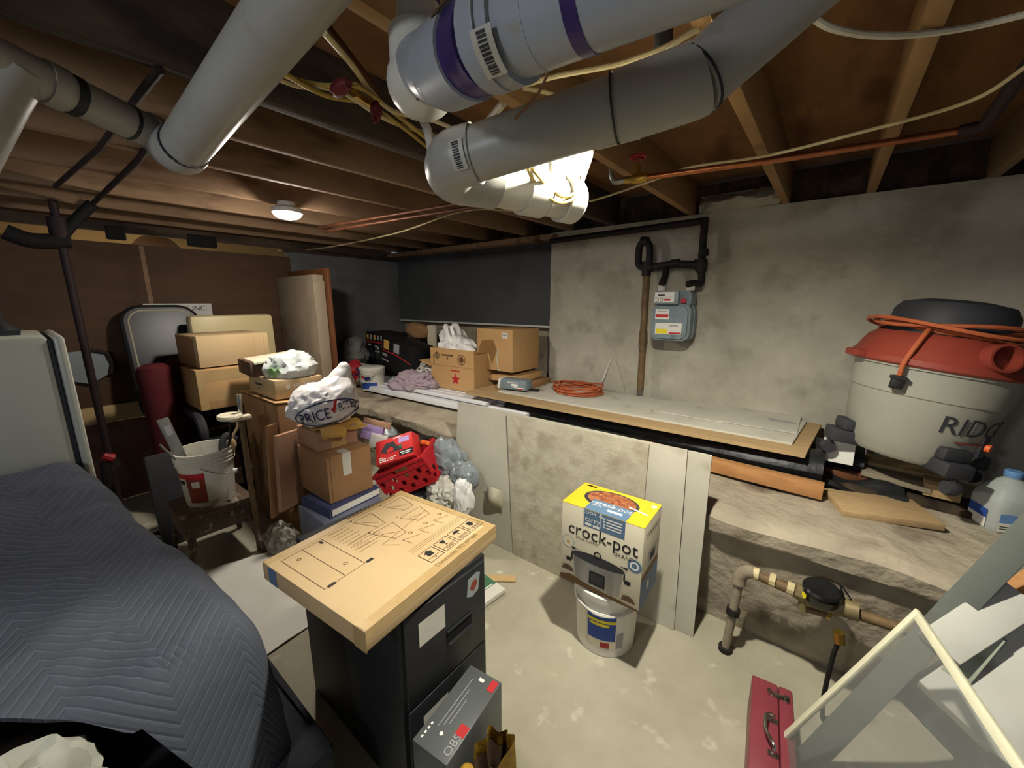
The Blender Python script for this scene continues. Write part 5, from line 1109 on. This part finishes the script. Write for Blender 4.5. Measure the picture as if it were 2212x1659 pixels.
# floor papers
a=at(425,1238,Z=.004);b1=at(585,1192,Z=.004);c=at(700,1330,Z=.004);d=at(575,1416,Z=.004)
mb=MB('drop_paper'); mb.grid(lambda u,v:(lerp(lerp(a,d,u),lerp(b1,c,u),v))+V((0,0,.004+.004*noise.noise(V((u*4,v*4,0)))+.012*max(0,u-.85)*math.sin(7*v))),30,20,thick=.002); solo(mb,'floor_paper','large white paper sheet lying on the floor left of the cabinet','paper')
a=at(1030,1222,Z=.03); M=fit(at(1020,1320,Z=.035),at(1092,1270,Z=.035),at(1000,1240,Z=.035),0)
t=thing('flattened_package','white and green flattened package on the floor behind the cabinet','package',M[0])
b=MB('paper'); b.box(M[1],M[2],.03,bev=.004); b.build('body',t); f=faceM(M[1],M[2],.03,'top'); b=MB('green_print'); b.rect(f,.02,.0,M[1]*.8,M[2]*.45,'green_print'); b.text(f,.02,.0,.055,'nior','white_print',.0016,rot=0); b.rect(f,.02,-.05,M[1]*.6,.008,'white_print',.0016); b.build('printing',t)
mb=MB('tan_plank'); mb.box(.25,.05,.008,TR(at(1068,1250,Z=0))@RZ(35)); solo(mb,'wood_scrap','thin wood scrap lying beyond the flattened package','board')
# ================================================================ right hand side
# boards under the vacuum
zb=.62
def board(label,px,py,z,L,w,h,rz,m,tilt=0,name='scrap_board'):
    p=at(px,py,Z=z+h); mb=MB(m); K=TR(p.x,p.y,z)@RZ(rz)@RY(tilt); mb.box(L,w,h,K,bev=.002); return solo(mb,name,label,'board')
def fboard(label,a,b,c,z,h,m):
    M,sx,sy=fit(at(*a,Z=z+h),at(*b,Z=z+h),at(*c,Z=z+h),z); mb=MB(m); mb.box(sx,sy,h,M,bev=.002); return solo(mb,'scrap_board',label,'board')
fboard('long pale board at the front of the wood pile under the vacuum',(1824,1104),(2044,1134),(1792,1056),.638,.03,'plank')
fboard('wood block with fresh end grain at the right of the pile',(1998,1044),(2080,1062),(1990,1015),.675,.06,'plank')
board('grey weathered board in the middle of the wood pile',1935,1028,.695,.26,.13,.025,-8,'lumber_gray',3)
board('short brown board at the left of the wood pile',1830,1010,.66,.22,.14,.045,10,'wood_dark')
board('long dark board underneath the wood pile',1930,1060,.612,.62,.20,.045,5,'joist_old_shade')
board('thin tan board at the back of the wood pile, under the drum',1960,1005,.72,.34,.16,.02,-5,'plank')
p=at(1850,1045,Z=.66); mb=MB('black_plastic'); mb.grid(lambda u,v:(p.x-.18+.36*u,p.y-.13+.30*v,.70+.02*math.sin(8*u+3*v)+.012*math.sin(17*v)-.05*(1-v)),20,16,thick=.004); solo(mb,'plastic_sheet','shiny black plastic sheet crumpled over the wood pile','plastic')
p=at(1812,968,Y=2.6); mb=MB('white_paint'); mb.box(.13,.02,.16,TR(p.x,p.y,p.z-.08)@RX(-10)); solo(mb,'white_card','small white card propped behind the left caster','card')
# shop vacuum
W0=1.72
Cb=at(1945,1000,W=W0); Ct=at(2030,800,W=W0)
axv=(Ct-Cb).normalized()
Cb=V((.44,2.50,.79)); Ct=Cb+V((.03,-.0,.42))
pc_=at(1945,965,Y=2.66); Cb=V((pc_.x,2.66,.87))
z=(V((0,0,1))+RT*.16-V((0,.05,0))).normalized(); Mv=orient(Cb,z,(1,0,0))@Matrix.Scale(1.1,4)
t=thing('shop_vacuum','grey and red shop vacuum with orange cord standing on scrap boards','vacuum',Mv)
rb_,rt_,hv=.205,.262,.41
b=MB('vac_gray'); b.lathe([(0,0),(rb_-.02,0),(rb_,.02),(rb_+.008,.055),(rb_+.012,.06),(rb_+.04,.27),(rb_+.046,.275),(rt_-.004,hv-.03),(rt_+.006,hv-.028),(rt_+.008,hv),(0,hv)],48); b.build('drum',t)
b=MB('vac_red'); b.lathe([(rt_+.012,hv-.02),(rt_+.022,hv-.012),(rt_+.022,hv+.01),(rt_+.006,hv+.03),(rt_-.02,hv+.09),(rt_-.05,hv+.115),(0,hv+.12)],48); b.box(.07,.09,.03,RZ(205)@TR(rt_+.02,0,hv-.015),bev=.008); b.box(.07,.09,.03,RZ(25)@TR(rt_+.02,0,hv-.015),bev=.008); b.build('lid',t)
pa=-64
K=RZ(pa)@TR(rt_-.035,0,hv+.052)@RY(80)
b=MB('vac_red'); b.lathe([(.052,0),(.052,.07),(.044,.07),(.042,.01),(0,.008)],28,K); b.m('black').lathe([(0,.012),(.041,.012)],20,K); b.build('hose_port',t)
b=MB('vac_dark'); b.lathe([(0,hv+.11),(.185,hv+.11),(.19,hv+.13),(.185,hv+.21),(.165,hv+.245),(.10,hv+.26),(0,hv+.262)],36); b.box(.36,.16,.10,TR(.0,.02,hv+.14),bev=.03); b.build('motor_head',t)
b=MB('cord_orange'); pts=[]; r_=random.Random(4)
for k in range(5):
    rr=.205+.012*k*(-1)**k; 
    for i in range(16): a=2*PI*i/16; pts.append((rr*math.cos(a)*1.02,rr*math.sin(a),hv+.118+.012*k%.03+.016*math.sin(a*2+k*1.7)+.012))
b.tube(spline(pts,2),.008,7); a=R(-112); b.tube(spline([(.2*math.cos(a),.2*math.sin(a),hv+.14),(.255*math.cos(a),.255*math.sin(a),hv+.10),(.292*math.cos(a-.05),.292*math.sin(a-.05),hv+.0),(.285*math.cos(a-.06),.285*math.sin(a-.06),hv-.06)],6),.009,8); pc=b.build('power_cord',t)
b=MB('black'); a-=.06; b.box(.04,.03,.055,TR(.285*math.cos(a),.285*math.sin(a),hv-.115),bev=.006); b.box(.05,.04,.012,TR(.285*math.cos(a),.285*math.sin(a),hv-.075)); b.build('plug',pc)
def vwrap(b,a0,a1,z0,z1,m,e=.003,fn=None): 
    b.m(m); 
    def P(u,v): z=z0+(z1-z0)*v; rr=rb_+.014+(z-.06)/(.27-.06)*.028+e; a=R(a0+(a1-a0)*u); return (rr*math.cos(a),rr*math.sin(a),z)
    b.grid(P,8,2)
b=MB('vac_dark'); vs,fs=text_mesh('RIDGID'); q=[]
for p in vs:
    a=R(-41)+p.x*.10/.24; zz=.19+p.y*.10; rr=rb_+.014+(zz-.06)/(.21)*.028+.004; q.append((rr*math.cos(a),rr*math.sin(a),zz))
b.add(q,fs); vwrap(b,-64,-30,.125,.132,'vac_red'); b.build('lettering',t)
b=MB('black'); 
for k,a in enumerate((-115,-62,175,60,5)):
    pass
for a in (-60,-160,110,20):
    b=MB('vac_dark'); K=RZ(a)@TR(rb_+.02,0,0); b.box(.12,.10,.06,K@TR(.0,0,-.005),bev=.01); b.box(.06,.10,.05,K@TR(.0,0,.055),bev=.01); b.tube([(0,0,.0),(0,0,-.02)],.014,8,M=K@TR(.04,0,0)); b.lathe([(0,-.02),(.026,-.02),(.03,-.01),(.03,.01),(.026,.02),(0,.02)],18,K@TR(.045,0,-.045)@RX(90)); b.build('caster',t)
b=MB('vac_dark'); K=RZ(-28)@TR(rb_+.015,0,.07); b.box(.03,.06,.10,K,bev=.01); b.m('orange').lathe([(.016,0),(.016,.02),(0,.02)],14,K@TR(.01,0,.05)@RY(90)); b.build('drain_plug',t)
# milk jug
p=at(2152,1150,Z=.612); jc=V((p.x+.02,p.y+.06,.612))
t=thing('milk_jug','translucent milk jug with blue cap and label at the right edge','jug',TR(jc)@RZ(20))
b=MB('jug')
def jug(u,v):
    a=2*PI*u; prof=[(0,0),(.07,0),(.078,.01),(.08,.12),(.076,.16),(.058,.205),(.032,.232),(.024,.238),(.024,.25)]
    k=v*(len(prof)-1); i=min(int(k),len(prof)-2); k-=i; r=prof[i][0]*(1-k)+prof[i+1][0]*k; z=prof[i][1]*(1-k)+prof[i+1][1]*k
    e=.5+.45*min(1,max(0,(z-.14)/.08)); c,s=math.cos(a),math.sin(a); q=(abs(c)**e)*(1 if c>0 else -1),(abs(s)**e)*(1 if s>0 else -1); m=1.06
    return (r*q[0]*m,r*q[1]*m,z)
b.grid(jug,36,32); b.build('body',t,ang=50)
b=MB('jug'); b.tube(spline([(.03,-.03,.225),(.065,-.06,.205),(.085,-.075,.16),(.08,-.07,.11),(.068,-.06,.09)],5),.015,10); b.build('handle',t)
b=MB('jug_cap'); b.lathe([(.027,.245),(.028,.25),(.028,.27),(.026,.273),(0,.273)],24); b.build('cap',t)
b=MB('paper'); K=frame((-.0845,0,.06),(0,-1,0),(0,0,1),(-1,0,0)); b.rect(K,0,0,.10,.08,'paper'); b.rect(K,0,.022,.10,.04,'blue_print',.0014); K=frame((0,-.0845,.06),(1,0,0),(0,0,1),(0,-1,0)); b.rect(K,-.02,0,.09,.08,'paper'); b.rect(K,-.02,.022,.09,.04,'jug_cap',.0014); b.rect(K,.0,-.02,.012,.02,'ink',.0014); b.rect(K,-.035,-.015,.05,.004,'ink',.0014); b.rect(K,-.035,-.025,.05,.004,'ink',.0014); b.build('label',t)
# dark block added to stand in for the shaded gap at the right
mb=MB('dark_fabric'); mb.box(.25,.5,1.0,TR(1.06,2.30,.64)@RZ(-8),bev=.02); solo(mb,'dark_gap_block','dark upright block standing in for the shaded gap beyond the jug','cabinet')
# water meter
Yw=1.86
wp=lambda x,y,Y=Yw:at(x,y,Y=Y)
t=thing('water_meter','round black water meter set in brass and iron pipework by the bench','water meter',V((wp(1565,1405).x,Yw,0)))
e=wp(1600,1240); f0=at(1565,1408,Z=0.0); f0=V((f0.x,Yw-.02,0))
b=MB('iron'); b.m('lumber_gray'); b.tube([f0,lerp(f0,e,.6),e],.018,12); b.m('iron').tube([f0+V((0,0,-.005)),f0+V((0,0,.02))],.03,12); b.m('iron').tube([lerp(f0,e,.48),lerp(f0,e,.56)],.028,10); b.build('riser',t,True)
b=MB('lumber_gray'); b.tube(spline([lerp(f0,e,.88),e+V((0,0,-.01)),e+V((.02,0,.02)),wp(1630,1237)],5),.028,14); b.build('elbow',t,True)
m0=wp(1745,1290); m1=wp(1855,1322)
b=MB('lumber_gray'); b.m('rust_pipe'); b.tube([wp(1622,1236),m0],.021,14); b.m('cable_cream'); b.tube([wp(1622,1236),wp(1640,1242)],.027,12); b.tube([wp(1662,1250),wp(1675,1255)],.028,10); b.tube([wp(1700,1268),wp(1715,1274)],.026,10); b.build('inlet_pipe',t,True)
b=MB('meter_brass'); b.tube([wp(1718,1275),wp(1740,1286)],.032,8); b.tube([m0-V((.01,0,0)),m1],.036,14); b.tube([wp(1738,1290),wp(1735,1318)],.02,10); b.build('meter_body',t,True)
mc=wp(1776,1268); b=MB('black_gloss'); K=orient(mc+V((0,-.02,-.04)),(.0,-.12,1),(1,0,0))@Matrix.Scale(.66,4); b.lathe([(.0,-.02),(.07,-.02),(.088,.0),(.094,.045),(.098,.05),(.097,.07),(.085,.082),(0,.086)],32,K); b.build('register_cover',t,True)
b=MB('yellow_print'); K2=K@RZ(-150)@TR(.0925,0,.02)@RY(86)@RZ(90); b.lathe([(0,0),(.02,0),(.02,.002),(0,.002)],16,K2); b.build('tag',t,True)
b=MB('black'); b.tube(spline([mc+V((.09,0,-.01)),wp(1815,1262),wp(1826,1300),wp(1830,1322)],5),.003,6); b.build('wire',t,True)
b=MB('rust_pipe'); b.tube([wp(1825,1318),wp(1930,1352),wp(2000,1375)],.02,12); b.tube([wp(1738,1315),wp(1790,1330)],.012,8); b.m('brass').tube([wp(1786,1325),wp(1795,1330)],.02,8); b.build('outlet_pipe',t,True)
t=thing('pipe_stand','thin iron stand with brass tap ends on the floor below the water meter','stand',V((at(1780,1478,Z=0).x,1.72,0)))
q=lambda x,y:at(x,y,Y=1.72)
a0=at(1778,1478,Z=0.012); a0=V((a0.x,1.72,.012))
b=MB('iron'); b.tube(spline([q(1812,1385),q(1796,1430),a0,a0+V((.09,.0,.0))],3),.008,8); b.build('leg',t,True); b=MB('brass'); b.tube([q(1812,1365),q(1813,1388)],.018,8); b.build('tap',t,True)
# toolbox
zt=.16
M,sx,sy=fit(at(1619,1662,Z=zt),at(1718,1668,Z=zt),at(1634,1460,Z=zt),0)
M,sx,sy=frame((.0,1.36,0),(.985,.17,0),(-.17,.985,0),(0,0,1)),.112,.44
pA=at(1668,1474,Z=zt); pB=at(1670,1662,Z=zt); yv=(pA-pB); yv.z=0; yv.normalize(); xv=V((yv.y,-yv.x,0)); L=.42; cen=pA-yv*L/2
M=frame((cen.x,cen.y,0),xv,yv,(0,0,1)); sx,sy=.132,L
t=thing('toolbox','red metal toolbox with chrome latch and handle beside the insect screen','toolbox',M)
b=MB('toolbox_red'); b.box(sx*.64,sy,zt,TR(-sx*.18,0,0),bev=.006); b.build('body',t); b=MB('toolbox_red'); b.box(sx*.345,sy+.004,zt,TR(sx*.325,0,0),bev=.008); b.build('lid',t)
b=MB('chrome'); b.box(.055,.022,.004,TR(.02,sy/2-.055,zt+.0),bev=.0015); b.box(.018,.028,.008,TR(.044,sy/2-.055,zt),bev=.002); b.tube([(-.01,sy/2-.045,zt+.004),(-.005,sy/2-.065,zt+.006)],.008,8); b.build('latch',t)
b=MB('chrome'); b.tube(spline([(-.0,sy/2-.17,zt),(.0,sy/2-.17,zt+.022),(-.022,sy/2-.185,zt+.03),(-.024,sy/2-.24,zt+.03),(.0,sy/2-.29,zt+.03),(.0,sy/2-.295,zt)],5),.006,10); b.box(.03,.02,.004,TR(.0,sy/2-.17,zt)); b.box(.03,.02,.004,TR(0,sy/2-.295,zt)); b.build('handle',t)
# window screen
Tc=at(1982,1316,Y=1.5); 
u=at(1715,1566,Z=.21)-Tc
Lw=at(1715,1566,Z=.20)
du=(Lw-Tc).normalized(); Rv=at(2140,1655,Z=.70); dv=(Rv-Tc); dv=(dv-du*dv.dot(du)).normalized()
Lu=(Tc.z-.012)/(-du.z); Lv=.95
nn=du.cross(dv).normalized(); Ms=frame(Tc,du,dv,nn)
t=thing('window_screen','white framed insect screen leaning at the lower right','window screen',Ms)
fw_=.022
b=MB('screen_frame')
for (cx_,cy_,sx_,sy_) in ((Lu/2,fw_/2,Lu,fw_),(Lu/2,Lv-fw_/2,Lu,fw_),(fw_/2,Lv/2,fw_,Lv-2*fw_),(Lu-fw_/2,Lv/2,fw_,Lv-2*fw_)): b.box(sx_,sy_,.012,TR(cx_,cy_,-.006),bev=.002)
b.build('frame',t)
b=MB('insect_mesh'); b.add([(fw_,fw_,0),(Lu-fw_,fw_,0),(Lu-fw_,Lv-fw_,0),(fw_,Lv-fw_,0)],[(0,1,2,3)]); b.build('mesh',t)
# leaning planks and white pieces behind the screen
def wplank(name,label,p0,p1,w,th,m,cat,tilt=0,up=(0,0,1)):
    p0,p1=V(p0),V(p1); x=(p1-p0); L=x.length; x.normalize(); z=V(up); z=(z-x*z.dot(x)).normalized(); y=z.cross(x)
    K=frame((p0+p1)/2,x,y,z)@RX(tilt); mb=MB(m); mb.box(L,w,th,K,base=False,bev=.003); return solo(mb,name,label,cat)
toE=lambda p:(EYE-p).normalized()
a=at(1700,1800,W=1.35); c=at(2260,1060,W=1.62); 
c=at(2262,1110,Y=1.85); a=at(1735,1655,Z=.03)
wplank('grey_plank','long grey plank slanting from the bench down behind the screen',a,c,.072,.03,'gray_plank','plank',up=toE(lerp(a,c,.5)))
wplank('white_bar','upper white foam bar behind the screen',at(2025,1402,W=1.21),at(2200,1288,W=1.21),.10,.06,'white_foam','foam',up=toE(at(2110,1340,W=1.21)))
wplank('white_bar','lower greenish white bar below the upper foam bar',at(2060,1465,W=1.19),at(2140,1368,W=1.19),.06,.05,'green_white','bar',up=toE(at(2100,1420,W=1.19)))
wplank('foam_board','big white foam panel at the lower right corner behind the screen',at(2092,1580,W=1.12),at(2330,1420,W=1.12),.25,.06,'white_foam','panel',up=toE(at(2160,1560,W=1.12)))
wplank('dark_gap_sheet','black sheet standing in for the shaded gap between white bars and foam panel',at(1990,1560,W=1.27),at(2290,1370,W=1.27),.18,.02,'dark_fabric','panel',up=toE(at(2100,1480,W=1.5)))  # dark sheet added where the gap between the pieces lies in shade
wplank('lumber_end','orange wooden end poking out at the right edge above the white bar',at(2196,1285,W=1.28),at(2260,1240,W=1.28),.06,.05,'lumber_orange','board')
mb=MB('dark_fabric'); mb.box(.52,.42,.40,TR(.78,1.62,0)@RZ(-8),bev=.02); solo(mb,'storage_bin','dark storage bin under the white foam pieces behind the insect screen','bin')
# ================================================================ lamps
t=thing('ceiling_bulb','bright bulb under an added dish, hidden behind the long gray drain pipe','light bulb',V((-.415,1.14,2.115)))
b=MB('bulb_glow'); b.lathe([(0,-.034),(.018,-.03),(.03,-.015),(.032,0),(.026,.02),(.014,.035),(.012,.04)],20); b.build('bulb',t)
b=MB('vac_dark'); b.lathe([(0,.043),(.02,.042),(.05,.02),(.083,-.036),(.085,-.038),(.087,-.034),(.052,.024),(.022,.046),(.022,.13),(.022,.165),(0,.165)],32); b.build('cutoff_dish',t)  # dish added to cut the bulb's light off ceiling and upper wall
pl=at(621,463,Z=2.13)
t=thing('ceiling_lamp','glowing ceiling lamp on the joists left of centre','ceiling lamp',pl)
b=MB('lamp_glow'); b.lathe([(0,-.03),(.03,-.028),(.06,-.02),(.074,-.008),(.076,.0),(.075,.012),(0,.014)],28); b.build('diffuser',t)
b=MB('white_paint'); b.lathe([(.08,.004),(.085,.006),(.085,.03),(.05,.045),(.05,.068),(0,.068)],28); b.build('base',t)
t=thing('globe_light','cream globe lamp seen through the gap above the plywood','lamp',at(342,555,X=-5.6))
b=MB('globe'); b.lathe([(.22*math.sin(PI*i/16),-.22*math.cos(PI*i/16)) for i in range(17)],28); b.build('globe',t)
def light(name,typ,loc,energy,color=(1,1,1),size=.05,rot=None,sy=None):
    d=bpy.data.lights.new(name,typ); d.energy=energy; d.color=color
    if typ in('POINT','SPOT'): d.shadow_soft_size=size
    if typ=='AREA': d.size=size; 
    if typ=='AREA' and sy: d.shape='RECTANGLE'; d.size_y=sy
    o=bpy.data.objects.new(name,d); COL.objects.link(o); o.location=loc
    if rot: o.rotation_euler=rot
    return o
light('far_room_lamp','POINT',(-5.5,.9,1.6),14,(1,.85,.6),.1)
light('rear_fill','POINT',(-.7,-1.5,2.05),48,(.86,.92,1.0),.12)  # unseen cool fill light added behind the camera
w=bpy.data.worlds.new('world'); S.world=w; w.use_nodes=True; w.node_tree.nodes['Background'].inputs[0].default_value=(.75,.82,1,1); w.node_tree.nodes['Background'].inputs[1].default_value=.2
